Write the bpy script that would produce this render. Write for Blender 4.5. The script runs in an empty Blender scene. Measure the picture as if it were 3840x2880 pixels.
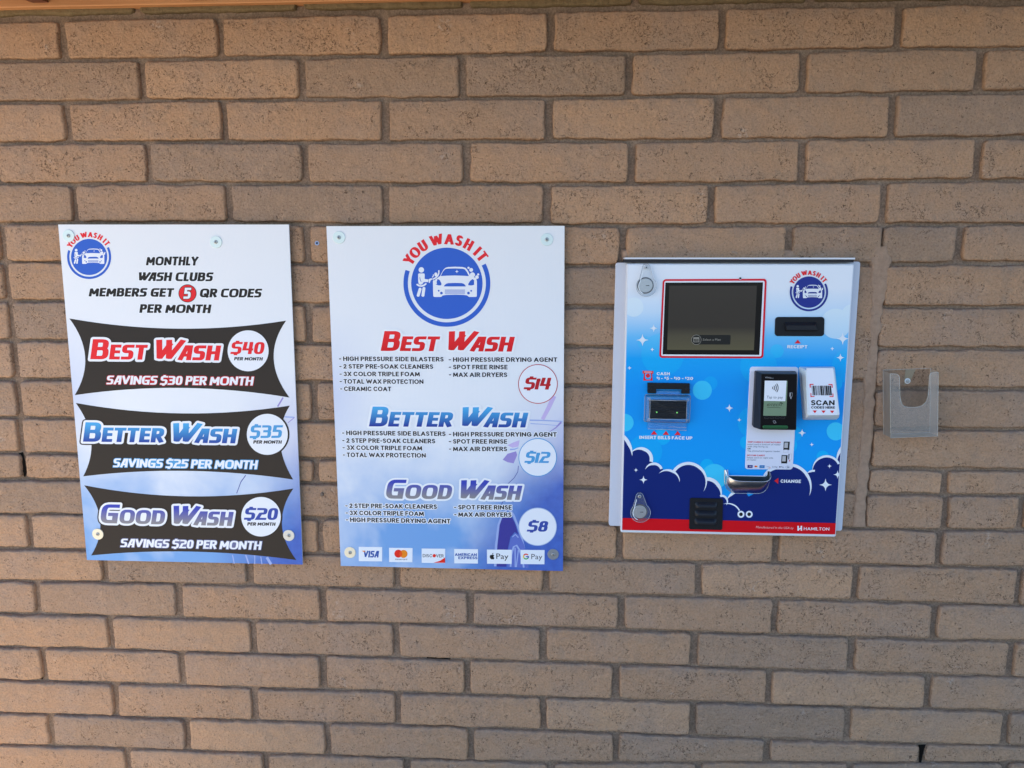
import bpy, bmesh, math, random
import numpy as np
from mathutils import Vector, Matrix, noise
from mathutils.geometry import delaunay_2d_cdt

S = bpy.context.scene
COL = S.collection
random.seed(7)
H0 = 1.25                      # height of the wall-plane origin above the ground

# ------------------------------------------------------------------ camera
CR = Matrix(((0.998198, -0.010294, 0.059115), (0.000821, 0.987425, 0.158087), (-0.059999, -0.157753, 0.985654)))
CC = Vector((1.262474, 0.36881, 2.048062))      # x along wall, height, distance from wall
CF = 1.560977
cam = bpy.data.cameras.new('camera')
cam.sensor_width = 36.0
cam.lens = CF * 18
cam.clip_start = 0.05
cam.clip_end = 500
camo = bpy.data.objects.new('camera', cam)
COL.objects.link(camo)
TOW = Matrix(((1, 0, 0), (0, 0, -1), (0, 1, 0)))
rw = (TOW @ CR).to_4x4()
camo.matrix_world = Matrix.Translation((CC.x, -CC.z, CC.y + H0)) @ rw
S.camera = camo

# ------------------------------------------------------------------ sky, sun, exposure
SUN_EL, SUN_AZ = math.radians(44), math.radians(-77)      # azimuth from +Y (behind the wall) towards +X
world = bpy.data.worlds.new('World')
S.world = world
world.use_nodes = True
wn = world.node_tree
sky = wn.nodes.new('ShaderNodeTexSky')
sky.sky_type = 'NISHITA'
sky.sun_disc = False
sky.sun_elevation = SUN_EL
sky.sun_rotation = SUN_AZ
sky.ozone_density = 5.0
sky.dust_density = 0.3
wn.links.new(sky.outputs[0], wn.nodes['Background'].inputs[0])
wn.nodes['Background'].inputs[1].default_value = 0.125
sl = bpy.data.lights.new('sun', 'SUN')
sl.energy = 5.0
sl.angle = math.radians(0.5)
sl.color = (1.0, 0.93, 0.82)
slo = bpy.data.objects.new('sun', sl)
COL.objects.link(slo)
sd = Vector((math.sin(SUN_AZ) * math.cos(SUN_EL), math.cos(SUN_AZ) * math.cos(SUN_EL), math.sin(SUN_EL)))
slo.rotation_euler = sd.to_track_quat('Z', 'Y').to_euler()
slo.location = sd * 20
S.view_settings.view_transform = 'Standard'
S.view_settings.look = 'None'
S.view_settings.gamma = 1
S.view_settings.exposure = 1.74

# ------------------------------------------------------------------ helpers
def W(px, py, d=0.0):
    """point of the wall (x, height) seen at pixel px,py of the 3840x2880 photo, d metres proud of the wall"""
    q = Vector(((px - 1920) / 1920 / CF, -(py - 1440) / 1920 / CF, -1.0))
    r = CR @ q
    t = (d - CC.z) / r.z
    return (CC.x + r.x * t, CC.y + r.y * t)

def V(x, z, d):
    return Vector((x, -d, z + H0))

def lin(c):
    c /= 255.0
    return c / 12.92 if c <= .04045 else ((c + .055) / 1.055) ** 2.4

def alb(r, g, b, k=1.0):
    """surface colour of a print seen as r,g,b beside white board seen as 205,220,240"""
    w = (.61, .72, .87)
    return tuple(max(.004, min(.85, lin(c) / ww * .8 * k)) for c, ww in zip((r, g, b), w)) + (1,)

MATS = {}
def mat(name, color=(.5, .5, .5, 1), rough=.5, metal=0.0, spec=.2, emit=None, alpha=None):
    if name in MATS:
        return MATS[name]
    m = bpy.data.materials.new(name)
    m.use_nodes = True
    b = m.node_tree.nodes['Principled BSDF']
    b.inputs['Base Color'].default_value = color
    b.inputs['Roughness'].default_value = rough
    b.inputs['Metallic'].default_value = metal
    b.inputs['Specular IOR Level'].default_value = spec
    if emit:
        b.inputs['Emission Color'].default_value = emit[0]
        b.inputs['Emission Strength'].default_value = emit[1]
    if alpha is not None:
        b.inputs['Alpha'].default_value = alpha
    MATS[name] = m
    return m

class N:
    """tiny node helper"""
    def __init__(s, m):
        s.t = m.node_tree
        s.b = s.t.nodes['Principled BSDF']
    def n(s, typ, ins=None, **kw):
        x = s.t.nodes.new(typ)
        for k, v in kw.items():
            setattr(x, k, v)
        for k, v in (ins or {}).items():
            if hasattr(v, 'is_output'):
                s.t.links.new(v, x.inputs[k])
            else:
                x.inputs[k].default_value = v
        return x
    def math(s, op, a, b=0.0, clamp=False):
        return s.n('ShaderNodeMath', {0: a, 1: b}, operation=op, use_clamp=clamp).outputs[0]
    def mix(s, f, a, b, mode='MIX'):
        x = s.n('ShaderNodeMix', None, data_type='RGBA', blend_type=mode)
        for k, v in ((0, f), (6, a), (7, b)):
            if hasattr(v, 'is_output'):
                s.t.links.new(v, x.inputs[k])
            else:
                x.inputs[k].default_value = v
        return x.outputs[2]
    def noise(s, vec, scale, detail=3, rough=.55, dist=0.0):
        return s.n('ShaderNodeTexNoise', {'Vector': vec, 'Scale': scale, 'Detail': detail, 'Roughness': rough, 'Distortion': dist}).outputs[0]
    def ramp(s, f, stops, interp='LINEAR'):
        x = s.n('ShaderNodeValToRGB', {0: f})
        x.color_ramp.interpolation = interp
        e = x.color_ramp.elements
        while len(e) < len(stops):
            e.new(.5)
        for el, (p, c) in zip(e, stops):
            el.position = p
            el.color = c if len(c) == 4 else tuple(c) + (1,)
        return x.outputs[0]
    def link(s, a, b):
        s.t.links.new(a, b)
    def pos(s):
        return s.n('ShaderNodeNewGeometry').outputs['Position']
    def attr(s, name):
        return s.n('ShaderNodeAttribute', None, attribute_name=name)
    def bump(s, h, strength=.3, dist=.002):
        x = s.n('ShaderNodeBump', {'Height': h, 'Strength': strength, 'Distance': dist})
        s.link(x.outputs[0], s.b.inputs['Normal'])

class MB:
    """collects flat and solid pieces, links them as ONE mesh object"""
    def __init__(s):
        s.v, s.f, s.m, s.sm, s.mats = [], [], [], [], []
    def mi(s, m):
        if m not in s.mats:
            s.mats.append(m)
        return s.mats.index(m)
    def add(s, vs, fs, m, smooth=False):
        o = len(s.v)
        s.v += [tuple(v) for v in vs]
        k = s.mi(m)
        for f in fs:
            s.f.append([i + o for i in f])
            s.m.append(k)
            s.sm.append(smooth)
    # a flat polygon on the wall, facing outwards
    def poly(s, pts, d, m, clip=None):
        if clip:
            pts = clipper(pts, clip)
            if len(pts) < 3:
                return
        vs, fs = union([pts])
        s.add([V(x, z, d) for x, z in vs], fs, m)
    def tris(s, vs, fs, d, m):
        s.add([V(x, z, d) for x, z in vs], fs, m)
    # prism between two outlines with the same number of points (lists of x,z), at depths d0 < d1
    def prism(s, a, d0, b, d1, m, cap=True, back=False, smooth=False):
        n = len(a)
        area = sum(a[i][0] * a[(i + 1) % n][1] - a[(i + 1) % n][0] * a[i][1] for i in range(n))
        if area < 0:
            a, b = a[::-1], b[::-1]
        vs = [V(x, z, d0) for x, z in a] + [V(x, z, d1) for x, z in b]
        fs = [[i, (i + 1) % n, n + (i + 1) % n, n + i] for i in range(n)]
        s.add(vs, fs, m, smooth)
        if cap:
            s.add(vs[n:], [list(range(n))], m)
        if back:
            s.add(vs[:n], [list(range(n))[::-1]], m)
    # prism with a rounded front edge
    def slab(s, a, d0, d1, m, r=.002, k=3):
        prev, pd = a, d0
        c = (sum(p[0] for p in a) / len(a), sum(p[1] for p in a) / len(a))
        s.prism(a, d0, a, d1 - r, m, cap=False)
        last, ld = a, d1 - r
        for i in range(1, k + 1):
            t = i / k * math.pi / 2
            b = inset(a, r * (1 - math.cos(t)))
            s.prism(last, ld, b, d1 - r + r * math.sin(t), m, cap=(i == k), smooth=True)
            last, ld = b, d1 - r + r * math.sin(t)
    def grid(s, rows, m, smooth=True, flip=False):
        nr, nc = len(rows), len(rows[0])
        vs = [v for r in rows for v in r]
        fs = []
        for i in range(nr - 1):
            for j in range(nc - 1):
                f = [i * nc + j, i * nc + j + 1, (i + 1) * nc + j + 1, (i + 1) * nc + j]
                fs.append(f[::-1] if flip else f)
        s.add(vs, fs, m, smooth)
    def box(s, x0, x1, z0, z1, d0, d1, m, rot=None):
        vs = [(x0, z0, d0), (x1, z0, d0), (x1, z1, d0), (x0, z1, d0), (x0, z0, d1), (x1, z0, d1), (x1, z1, d1), (x0, z1, d1)]
        s.add([V(*v) for v in vs], [[3, 2, 1, 0], [4, 5, 6, 7], [0, 1, 5, 4], [1, 2, 6, 5], [2, 3, 7, 6], [3, 0, 4, 7]], m)
    def tube(s, pts, r, m, seg=8):
        rows = []
        pts = [Vector(p) for p in pts]
        for i, p in enumerate(pts):
            t = (pts[min(i + 1, len(pts) - 1)] - pts[max(i - 1, 0)]).normalized()
            u = t.cross(Vector((0, 1, 0)))
            if u.length < 1e-3:
                u = t.cross(Vector((1, 0, 0)))
            u.normalize()
            w = t.cross(u)
            rows.append([p + (u * math.cos(a) + w * math.sin(a)) * r for a in [2 * math.pi * k / seg for k in range(seg + 1)]])
        s.grid(rows, m)
    def disc(s, x, z, r, d, m, n=40, ry=None):
        s.poly(circ(x, z, r, n, ry), d, m)
    def build(s, name, parent=None, **props):
        me = bpy.data.meshes.new(name)
        off = Vector((0, 0, 0))
        root = parent
        while root is not None and root.parent is not None:
            root = root.parent
        if root is not None:
            off = root.location
        me.from_pydata([tuple(Vector(v) - off) for v in s.v], [], s.f)
        for m in s.mats:
            me.materials.append(m)
        me.polygons.foreach_set('material_index', s.m)
        me.polygons.foreach_set('use_smooth', s.sm)
        me.update()
        o = bpy.data.objects.new(name, me)
        COL.objects.link(o)
        if parent is not None:
            o.parent = parent
        for k, v in props.items():
            o[k] = v
        return o

def thing(name, label, cat, loc, group=None):
    o = bpy.data.objects.new(name, None)
    o.empty_display_size = .05
    COL.objects.link(o)
    o.location = loc
    o['label'], o['category'] = label, cat
    if group:
        o['group'] = group
    return o

def tag(o, label, cat, group=None):
    o['label'], o['category'] = label, cat
    if group:
        o['group'] = group
    return o

def circ(x, z, r, n=40, rz=None):
    rz = rz or r
    return [(x + r * math.cos(2 * math.pi * k / n), z + rz * math.sin(2 * math.pi * k / n)) for k in range(n)]

def inset(a, t):
    n = len(a)
    out = []
    area = sum(a[i][0] * a[(i + 1) % n][1] - a[(i + 1) % n][0] * a[i][1] for i in range(n))
    sg = 1 if area > 0 else -1
    for i in range(n):
        p0, p, p1 = Vector(a[i - 1]), Vector(a[i]), Vector(a[(i + 1) % n])
        e0, e1 = (p - p0).normalized(), (p1 - p).normalized()
        n0, n1 = Vector((-e0.y, e0.x)) * sg, Vector((-e1.y, e1.x)) * sg
        b = n0 + n1
        b = b / max(.4, b.length_squared / 2) if b.length > 1e-6 else n0
        out.append(tuple(p + b * t))
    return out

def rrect(q, r, n=6):
    """rounded corners on a convex quad given as 4 points in order"""
    out = []
    q = [Vector(p) for p in q]
    for i in range(4):
        p, a, b = q[i], q[i - 1], q[(i + 1) % 4]
        ea, eb = (a - p).normalized(), (b - p).normalized()
        s0, s1 = p + ea * r, p + eb * r
        c = p + ea * r + eb * r
        for k in range(n + 1):
            t = k / n
            # circular arc approximated by a rational quadratic
            w = .7071
            den = (1 - t) ** 2 + 2 * w * t * (1 - t) + t * t
            v = (s0 * (1 - t) ** 2 + p * 2 * w * t * (1 - t) + s1 * t * t) / den
            out.append((v.x, v.y))
    return out

def clipper(pts, clip):
    """clip to a convex polygon (counter-clockwise)"""
    out = list(pts)
    for i in range(len(clip)):
        a, b = clip[i], clip[(i + 1) % len(clip)]
        def side(p):
            return (b[0] - a[0]) * (p[1] - a[1]) - (b[1] - a[1]) * (p[0] - a[0])
        src, out = out, []
        for j in range(len(src)):
            p, q = src[j - 1], src[j]
            sp, sq = side(p), side(q)
            if (sp < 0) != (sq < 0):
                t = sp / (sp - sq)
                out.append((p[0] + (q[0] - p[0]) * t, p[1] + (q[1] - p[1]) * t))
            if sq >= 0:
                out.append(q)
        if not out:
            return []
    return out

def union(polys, fill=False):
    """one clean triangulated sheet from overlapping polygons"""
    verts, faces = [], []
    for p in polys:
        n = len(p)
        area = sum(p[i][0] * p[(i + 1) % n][1] - p[(i + 1) % n][0] * p[i][1] for i in range(n))
        if abs(area) < 1e-12:
            continue
        if area < 0:
            p = p[::-1]
        faces.append(list(range(len(verts), len(verts) + n)))
        verts += [Vector(q) for q in p]
    if not faces:
        return [], []
    vo, eo, fo, _, _, orig = delaunay_2d_cdt(verts, [], faces, 1, 1e-7)
    fs = [list(f) for f, o in zip(fo, orig) if fill or len(o)]
    for f in fs:
        if len(f) >= 3:
            a = sum(vo[f[i]].x * vo[f[(i + 1) % len(f)]].y - vo[f[(i + 1) % len(f)]].x * vo[f[i]].y for i in range(len(f)))
            if a < 0:
                f.reverse()
    return [(v.x, v.y) for v in vo], fs

# ------------------------------------------------------------------ lettering drawn as strokes
def sarc(cx, cy, rx, ry, a0, a1, n=2.0, k=None):
    k = k or max(4, int(abs(a1 - a0) / 11))
    out = []
    for i in range(k + 1):
        a = math.radians(a0 + (a1 - a0) * i / k)
        c, s = math.cos(a), math.sin(a)
        out.append((cx + rx * math.copysign(abs(c) ** (2 / n), c), cy + ry * math.copysign(abs(s) ** (2 / n), s)))
    return out

def glyph(ch, n, disp):
    A = lambda *a: sarc(*a, n=n)
    g = {
        'B': (.78, [[(0, 0), (0, 1)], [(0, 1), (.5, 1)] + A(.5, .77, .42, .23, 90, -90) + [(0, .54)], [(0, .54), (.52, .54)] + A(.52, .27, .48, .27, 90, -90) + [(0, 0)]]),
        'C': (.86, [A(.52, .5, .52, .5, 40, 320)]),
        'D': (.84, [[(0, 0), (0, 1), (.42, 1)] + A(.42, .5, .58, .5, 90, -90)[1:] + [(0, 0)]]),
        'E': (.64, [[(0, 0), (0, 1)], [(0, 1), (1, 1)], [(0, .52), (.9, .52)], [(0, 0), (1, 0)]]),
        'F': (.62, [[(0, 0), (0, 1)], [(0, 1), (1, 1)], [(0, .5), (.88, .5)]]),
        'G': (.92, [A(.52, .5, .52, .5, 42, 360)[:-3] + [(1, .12), (1, .46), (.6, .46)]]),
        'H': (.8, [[(0, 0), (0, 1)], [(1, 0), (1, 1)], [(0, .52), (1, .52)]]),
        'I': (.0, [[(0, 0), (0, 1)]]),
        'J': (.5, [[(1, 1), (1, .3)] + A(.45, .3, .55, .3, 0, -160)[1:]]),
        'K': (.76, [[(0, 0), (0, 1)], [(.95, 1), (.1, .45)], [(.28, .56), (1, 0)]]),
        'L': (.58, [[(0, 1), (0, 0), (1, 0)]]),
        'M': (1.0, [[(0, 0), (.06, 1), (.5, .12), (.94, 1), (1, 0)]]),
        'N': (.86, [[(0, 0), (0, 1), (1, 0), (1, 1)]]),
        'O': (.98, [A(.5, .5, .5, .5, 0, 360)]),
        'P': (.72, [[(0, 0), (0, 1), (.5, 1)] + A(.5, .73, .5, .27, 90, -90)[1:] + [(0, .46)]]),
        'Q': (.98, [A(.5, .5, .5, .5, 0, 360), [(.6, .3), (1, -.06)]]),
        'R': (.76, [[(0, 0), (0, 1), (.5, 1)] + A(.5, .74, .48, .26, 90, -90)[1:] + [(0, .48)], [(.5, .48), (1, 0)]]),
        'S': (.68, [A(.5, .755, .45, .245, 32, 270)[:-1] + A(.5, .255, .5, .255, 90, -148)]),
        'T': (.72, [[(0, 1), (1, 1)], [(.5, 0), (.5, 1)]]),
        'U': (.8, [[(0, 1), (0, .38)] + A(.5, .38, .5, .38, 180, 360)[1:-1] + [(1, .38), (1, 1)]]),
        'V': (.88, [[(0, 1), (.5, 0), (1, 1)]]),
        'W': (1.3, [[(0, 1), (.26, 0), (.5, .96), (.74, 0), (1, 1)]]),
        'X': (.82, [[(0, 0), (1, 1)], [(0, 1), (1, 0)]]),
        'Y': (.82, [[(0, 1), (.5, .45), (1, 1)], [(.5, .45), (.5, 0)]]),
        'Z': (.74, [[(0, 1), (1, 1), (0, 0), (1, 0)]]),
        'A': (.92, [[(0, 0), (.5, 1), (1, 0)], [(.2, .28), (.8, .28)]]),
        '0': (.72, [A(.5, .5, .5, .5, 0, 360)]),
        '1': (.24, [[(1, 0), (1, 1), (0, .84)]]),
        '2': (.66, [A(.48, .72, .46, .28, 165, -28) + [(0, 0), (1, 0)]]),
        '3': (.66, [A(.45, .76, .45, .24, 145, -90)[:-1] + A(.45, .26, .53, .26, 90, -145)]),
        '4': (.74, [[(.74, 0), (.74, 1), (0, .28), (1, .28)]]),
        '5': (.66, [[(.92, 1), (.18, 1), (.1, .56)] + A(.44, .31, .54, .31, 110, -145)]),
        '8': (.7, [A(.5, .76, .43, .24, -90, 270), A(.5, .27, .5, .27, 90, 450)]),
        '$': (.68, [A(.5, .755, .45, .245, 32, 270)[:-1] + A(.5, .255, .5, .255, 90, -148), [(.5, .98), (.5, 1.08)], [(.5, .02), (.5, -.08)]]),
        '-': (.44, [[(0, .44), (1, .44)]]),
        '&': (.8, [[(1, 0), (.15, .72)] + A(.42, .8, .3, .2, 190, -40) + A(.38, .24, .38, .26, 110, 350)]),
        '?': (.6, [A(.5, .74, .5, .26, 160, -60) + [(.5, .42), (.5, .3)], [(.5, .03), (.5, -.02)]]),
        '.': (0, [[(0, 0), (0, .02)]]),
    }
    if disp:
        g.update({
            'A': (.78, [[(-.02, 0), (.56, 1), (1, 1), (1, 0)], [(.36, .3), (1, .3)]]),
            'W': (1.22, [[(0, 1), (.13, 0), (.5, .8)], [(.46, 1), (.56, 0), (1.06, 1)]]),
            'M': (1.02, [[(0, 0), (.06, 1), (.5, .25), (.96, 1), (1, 0)]]),
            'L': (.54, [[(0, 1), (0, 0), (1, 0)]]),
            'S': (.72, [[(1, 1), (.45, 1)] + A(.38, .77, .38, .23, 90, 270)[1:-1] + [(.4, .54), (.6, .54)] + A(.62, .27, .38, .27, 90, -90)[1:-1] + [(.55, 0), (0, 0)]]),
            '$': (.76, [[(1, 1), (.45, 1)] + A(.38, .77, .38, .23, 90, 270)[1:-1] + [(.4, .54), (.6, .54)] + A(.62, .27, .38, .27, 90, -90)[1:-1] + [(.55, 0), (0, 0)], [(.5, 1), (.5, 1.12)], [(.5, 0), (.5, -.12)]]),
            '2': (.78, [[(.05, 1), (.6, 1)] + A(.62, .77, .38, .23, 90, -90)[1:-1] + [(.5, .54), (.34, .52), (0, 0), (1, 0)]]),
            '3': (.76, [[(.05, 1), (.6, 1)] + A(.6, .77, .38, .23, 90, -90)[1:-1] + [(.3, .54)], [(.3, .54), (.6, .54)] + A(.62, .27, .38, .27, 90, -90)[1:-1] + [(0, 0)]]),
            '4': (.78, [[(.08, 1), (0, .36), (1, .36)], [(.86, 1), (.86, 0)]]),
            '5': (.76, [[(1, 1), (.12, 1), (.08, .57), (.55, .57)] + A(.6, .285, .4, .285, 90, -90)[1:-1] + [(0, 0)]]),
            'C': (.8, [[(1, 1), (.5, 1)] + A(.48, .5, .48, .5, 90, 270)[1:-1] + [(.5, 0), (1, 0)]]),
            'G': (.86, [[(1, 1), (.5, 1)] + A(.48, .5, .48, .5, 90, 270)[1:-1] + [(.5, 0), (.95, 0), (.95, .46), (.58, .46)]]),
        })
    return g.get(ch)

def hull(pts):
    pts = sorted(set((round(p[0], 7), round(p[1], 7)) for p in pts))
    def half(seq):
        h = []
        for p in seq:
            while len(h) > 1 and (h[-1][0] - h[-2][0]) * (p[1] - h[-2][1]) - (h[-1][1] - h[-2][1]) * (p[0] - h[-2][0]) <= 1e-12:
                h.pop()
            h.append(p)
        return h[:-1]
    return half(pts) + half(pts[::-1])

def strokes(paths, hx, hy):
    """quads with mitred joints; pen half-sizes hx, hy"""
    k = hx / hy
    polys = []
    for p in paths:
        pts = []
        for x, y in p:
            v = Vector((x, y * k))
            if not pts or (v - pts[-1]).length > 1e-5:
                pts.append(v)
        if len(pts) < 2:
            continue
        closed = (pts[0] - pts[-1]).length < 1e-4 and len(pts) > 3
        if closed:
            pts = pts[:-1]
        m = len(pts)
        segs = [(i, (i + 1) % m) for i in range(m if closed else m - 1)]
        ends = {}
        for i in range(m):
            inn = pts[i] - pts[i - 1] if (closed or i > 0) else None
            out = pts[(i + 1) % m] - pts[i] if (closed or i < m - 1) else None
            if inn is None or out is None:
                t = (inn or out).normalized()
                nn = Vector((-t.y, t.x)) * hx
                c = pts[i] + t * (hx if out is None else -hx)
                ends[i] = ((c + nn, c - nn), (c + nn, c - nn))
                continue
            t0, t1 = inn.normalized(), out.normalized()
            n0, n1 = Vector((-t0.y, t0.x)), Vector((-t1.y, t1.x))
            b = n0 + n1
            d = b.length_squared / 2
            if d > .35:
                o = b / d * hx
                ends[i] = ((pts[i] + o, pts[i] - o),) * 2
            else:
                ends[i] = ((pts[i] + n0 * hx, pts[i] - n0 * hx), (pts[i] + n1 * hx, pts[i] - n1 * hx))
                sg = -1 if t0.x * t1.y - t0.y * t1.x > 0 else 1
                polys.append([pts[i], pts[i] + n0 * hx * sg, pts[i] + (n0 + n1) * hx * sg * min(1.0, 1 / max(d, .25)), pts[i] + n1 * hx * sg])
        for i, j in segs:
            a, b = ends[i][1], ends[j][0]
            polys.append([a[1], b[1], b[0], a[0]])
    return [hull([(q.x, q.y / k) for q in p]) for p in polys]

STY = {  # superellipse exponent, vertical pen, horizontal pen, slant, gap, space, display forms, width factor
    'disp': (3.2, .29, .21, .2, .07, .34, True, 1.0),
    'head': (3.2, .27, .175, .2, .06, .30, True, 1.02),
    'bold': (2.0, .23, .2, 0, .10, .28, False, .95),
    'logo': (2.2, .30, .15, 0, .08, .2, False, .95),
    'kiosk': (2.2, .24, .2, 0, .1, .28, False, 1.0),
    'thin': (2.0, .15, .14, 0, .14, .35, False, .95),
    'slant': (2.0, .12, .12, .2, .14, .35, False, .9),
}
def text_polys(s, style, grow=0.0, small=.74):
    """polygons of a text line in units of the cap height, its width, per-glyph lists"""
    n, tv, th, sh, gap, sp, disp, wf = STY[style]
    x = 0.0
    out = []
    last = ''
    for ch in s:
        if disp and last == 'W' and ch.upper() == 'A':
            x -= .2
        last = ch
        if ch == ' ':
            x += sp
            continue
        sc = 1.0
        if ch == '~':
            sc, ch = .6, '$'
        elif ch.islower():
            sc, ch = small, ch.upper()
        g = glyph(ch, n, disp)
        if g is None:
            continue
        gw, paths = g
        gw = max(gw * wf * sc, tv * sc if ch in 'I.' else 0)
        tvs, ths = tv * (sc ** .6), th * (sc ** .5)
        if ch in 'I.':
            gw = tvs
        lift = .42 if sc == .6 else 0
        P = [[(x + tvs / 2 + a * (gw - tvs), lift + ths / 2 + b * (sc - ths)) for a, b in p] for p in paths]
        q = strokes(P, tvs / 2, ths / 2)
        if grow:
            q = [hull([(a + grow * math.cos(t * .5236), b + grow * math.sin(t * .5236)) for a, b in p for t in range(12)]) for p in q if len(p) > 2]
        q = [[(a + sh * b, b) for a, b in p] for p in q]
        out.append(q)
        x += gw + gap * (sc ** .5)
    return out, x - gap

def text(mb, s, pl, pr, hpx, d, m, style='bold', halos=(), small=.74, F=None):
    """fit text between two pixel points on its baseline; hpx = cap height in pixels"""
    F = F or W
    a, b = Vector(F(*pl, d)), Vector(F(*pr, d))
    up = Vector(F(pl[0], pl[1] - hpx, d)) - a
    h = up.length
    ex = (b - a)
    L = ex.length
    ex.normalize()
    ey = Vector((-ex.y, ex.x))
    gl, w = text_polys(s, style, 0, small)
    kx = L / w
    def tr(p):
        return [tuple(a + ex * (x * kx) + ey * (y * h)) for x, y in p]
    for g in gl:
        vs, fs = union([tr(p) for p in g])
        mb.tris(vs, fs, d, m)
    for i, (gr, hm) in enumerate(halos):
        gh, _ = text_polys(s, style, gr, small)
        vs, fs = union([tr(p) for g in gh for p in g], fill=True)
        mb.tris(vs, fs, d - .00012 * (i + 1), hm)
    return

def btext(mb, s, pl, pr, hpx, d, m, slant=0.0):
    """small mixed-case lettering in Blender's built-in face"""
    c = bpy.data.curves.new('lettering', 'FONT')
    c.body = s
    c.size = 1.0
    c.shear = slant
    c.resolution_u = 2
    o = bpy.data.objects.new('lettering', c)
    COL.objects.link(o)
    bpy.context.view_layer.update()
    dg = bpy.context.evaluated_depsgraph_get()
    me = bpy.data.meshes.new_from_object(o.evaluated_get(dg))
    vs = [v.co.copy() for v in me.vertices]
    fs = [list(p.vertices) for p in me.polygons]
    bpy.data.objects.remove(o)
    bpy.data.curves.remove(c)
    bpy.data.meshes.remove(me)
    if not vs:
        return
    x0, x1 = min(v.x for v in vs), max(v.x for v in vs)
    a, b = Vector(W(*pl, d)), Vector(W(*pr, d))
    h = (Vector(W(pl[0], pl[1] - hpx, d)) - a).length / .70
    ex = (b - a)
    kx = ex.length / (x1 - x0)
    ex.normalize()
    ey = Vector((-ex.y, ex.x))
    mb.add([V(*(a + ex * ((v.x - x0) * kx) + ey * (v.y * h)), d) for v in vs], fs, m)

# ------------------------------------------------------------------ the brick wall
def BJ(k, x):
    a = np.array(BED[k], float)
    return float(np.interp(x, a[:, 0], a[:, 1]))
BED = {0: [(0, 72), (579, 58), (1280, 47), (1917, 36), (2560, 25), (3197, 13), (3840, 5)],
 1: [(0, 229), (579, 219), (1280, 211), (1917, 200), (2560, 195), (3840, 176)],
 2: [(0, 385), (579, 376), (1280, 370), (1917, 365), (2560, 360), (3840, 341)],
 3: [(0, 538), (579, 532), (1280, 530), (1917, 528), (2560, 527), (3840, 512)],
 4: [(0, 689), (579, 686), (1280, 689), (2560, 689), (3840, 674)],
 5: [(58, 838), (579, 833), (1280, 842), (2560, 845), (3840, 839)],
 6: [(130, 981), (1150, 991), (2200, 999), (3480, 988)],
 7: [(130, 1127), (1170, 1142), (2200, 1153), (3480, 1150)],
 8: [(130, 1277), (1190, 1289), (2200, 1301), (3480, 1308)],
 9: [(130, 1423), (1190, 1432), (2200, 1447), (3640, 1462)],
 10: [(130, 1566), (1150, 1580), (2200, 1592), (3640, 1614)],
 11: [(130, 1699), (1180, 1722), (2200, 1737), (3500, 1763)],
 12: [(130, 1798), (1180, 1813), (2200, 1829), (3500, 1858)],
 13: [(130, 1928), (1200, 1945), (2200, 1963), (3500, 1989)],
 14: [(0, 2055), (289, 2064), (1157, 2077), (2113, 2098), (2560, 2108), (3197, 2119), (3840, 2131)],
 15: [(0, 2179), (579, 2188), (1280, 2206), (1917, 2223), (2560, 2239), (3197, 2255), (3840, 2275)],
 16: [(0, 2301), (579, 2318), (1280, 2336), (1917, 2350), (2560, 2371), (3197, 2391), (3840, 2411)],
 17: [(0, 2425), (579, 2443), (1280, 2461), (1917, 2480), (2560, 2500), (3197, 2524), (3840, 2544)],
 18: [(0, 2550), (579, 2570), (1280, 2590), (1917, 2613), (2560, 2634), (3197, 2654), (3840, 2674)],
 19: [(0, 2674), (579, 2694), (1280, 2714), (1917, 2735), (2560, 2762), (3197, 2787), (3840, 2802)],
 20: [(0, 2793), (579, 2813), (1280, 2837), (1917, 2862)]}
HEAD = {0: [230, 823, 1437, 2064, 2712, 3373], 1: [530, 1128, 1734, 2360, 3013, 3680],
 2: [249, 840, 1443, 2060, 2693, 3349], 3: [556, 1144, 1749, 2370, 3010, 3669], 4: [277, 857, 1443, 2050, 2669, 3315],
 5: [8, 570, 1149, 1750, 2336, 2960, 3310, 3602], 6: [22, 300, 870, 1450, 2040, 2640], 7: [38, 590, 1157, 1760, 2330],
 8: [54, 310, 880, 1455, 2040, 2640], 9: [68, 600, 1178, 1760, 2330], 10: [74, 330, 890, 1460, 2040, 2640],
 11: [87, 620, 1184, 1770, 2330, 3547], 12: [380, 920, 1480, 2045, 2640, 3546, 3833], 13: [110, 650, 1199, 1765, 2324, 2911, 3523],
 14: [392, 936, 1488, 2047, 2622, 3210, 3823], 15: [139, 669, 1212, 1765, 2331, 2907, 3504],
 16: [413, 947, 1485, 2038, 2603, 3195, 3793], 17: [162, 680, 1212, 1753, 2310, 2885, 3479],
 18: [431, 955, 1491, 2038, 2599, 3183, 3771], 19: [190, 702, 1230, 1765, 2311, 2879, 3460]}
# the patch beside the payment terminal: right-hand edge of the first brick in each course
PATCH = {6: 3320, 7: 3299, 8: 3290, 9: 3284, 10: 3276, 11: 3262, 12: 3252}
X0, X1 = -.62, 3.35
TOPZ = 1.46
def rowz(k, x):
    """height of bed joint k at wall position x"""
    if k > 20 or k < 0:
        base = -1.0417 - (k - 20) * .1016 if k > 20 else .9571 - k * .1016
        return base
    # find the pixel whose wall x is x on this joint
    px = 1920 + (x - 1.22) * 1480
    for _ in range(6):
        y = BJ(k, max(0, min(3840, px)))
        wx, wz = W(px, y)
        px += (x - wx) * 1450
    return W(max(-200, min(4040, px)), BJ(k, max(0, min(3840, px))))[1]

def hn(x, y, z=0.0):
    return noise.noise(Vector((x, y, z)))

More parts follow.
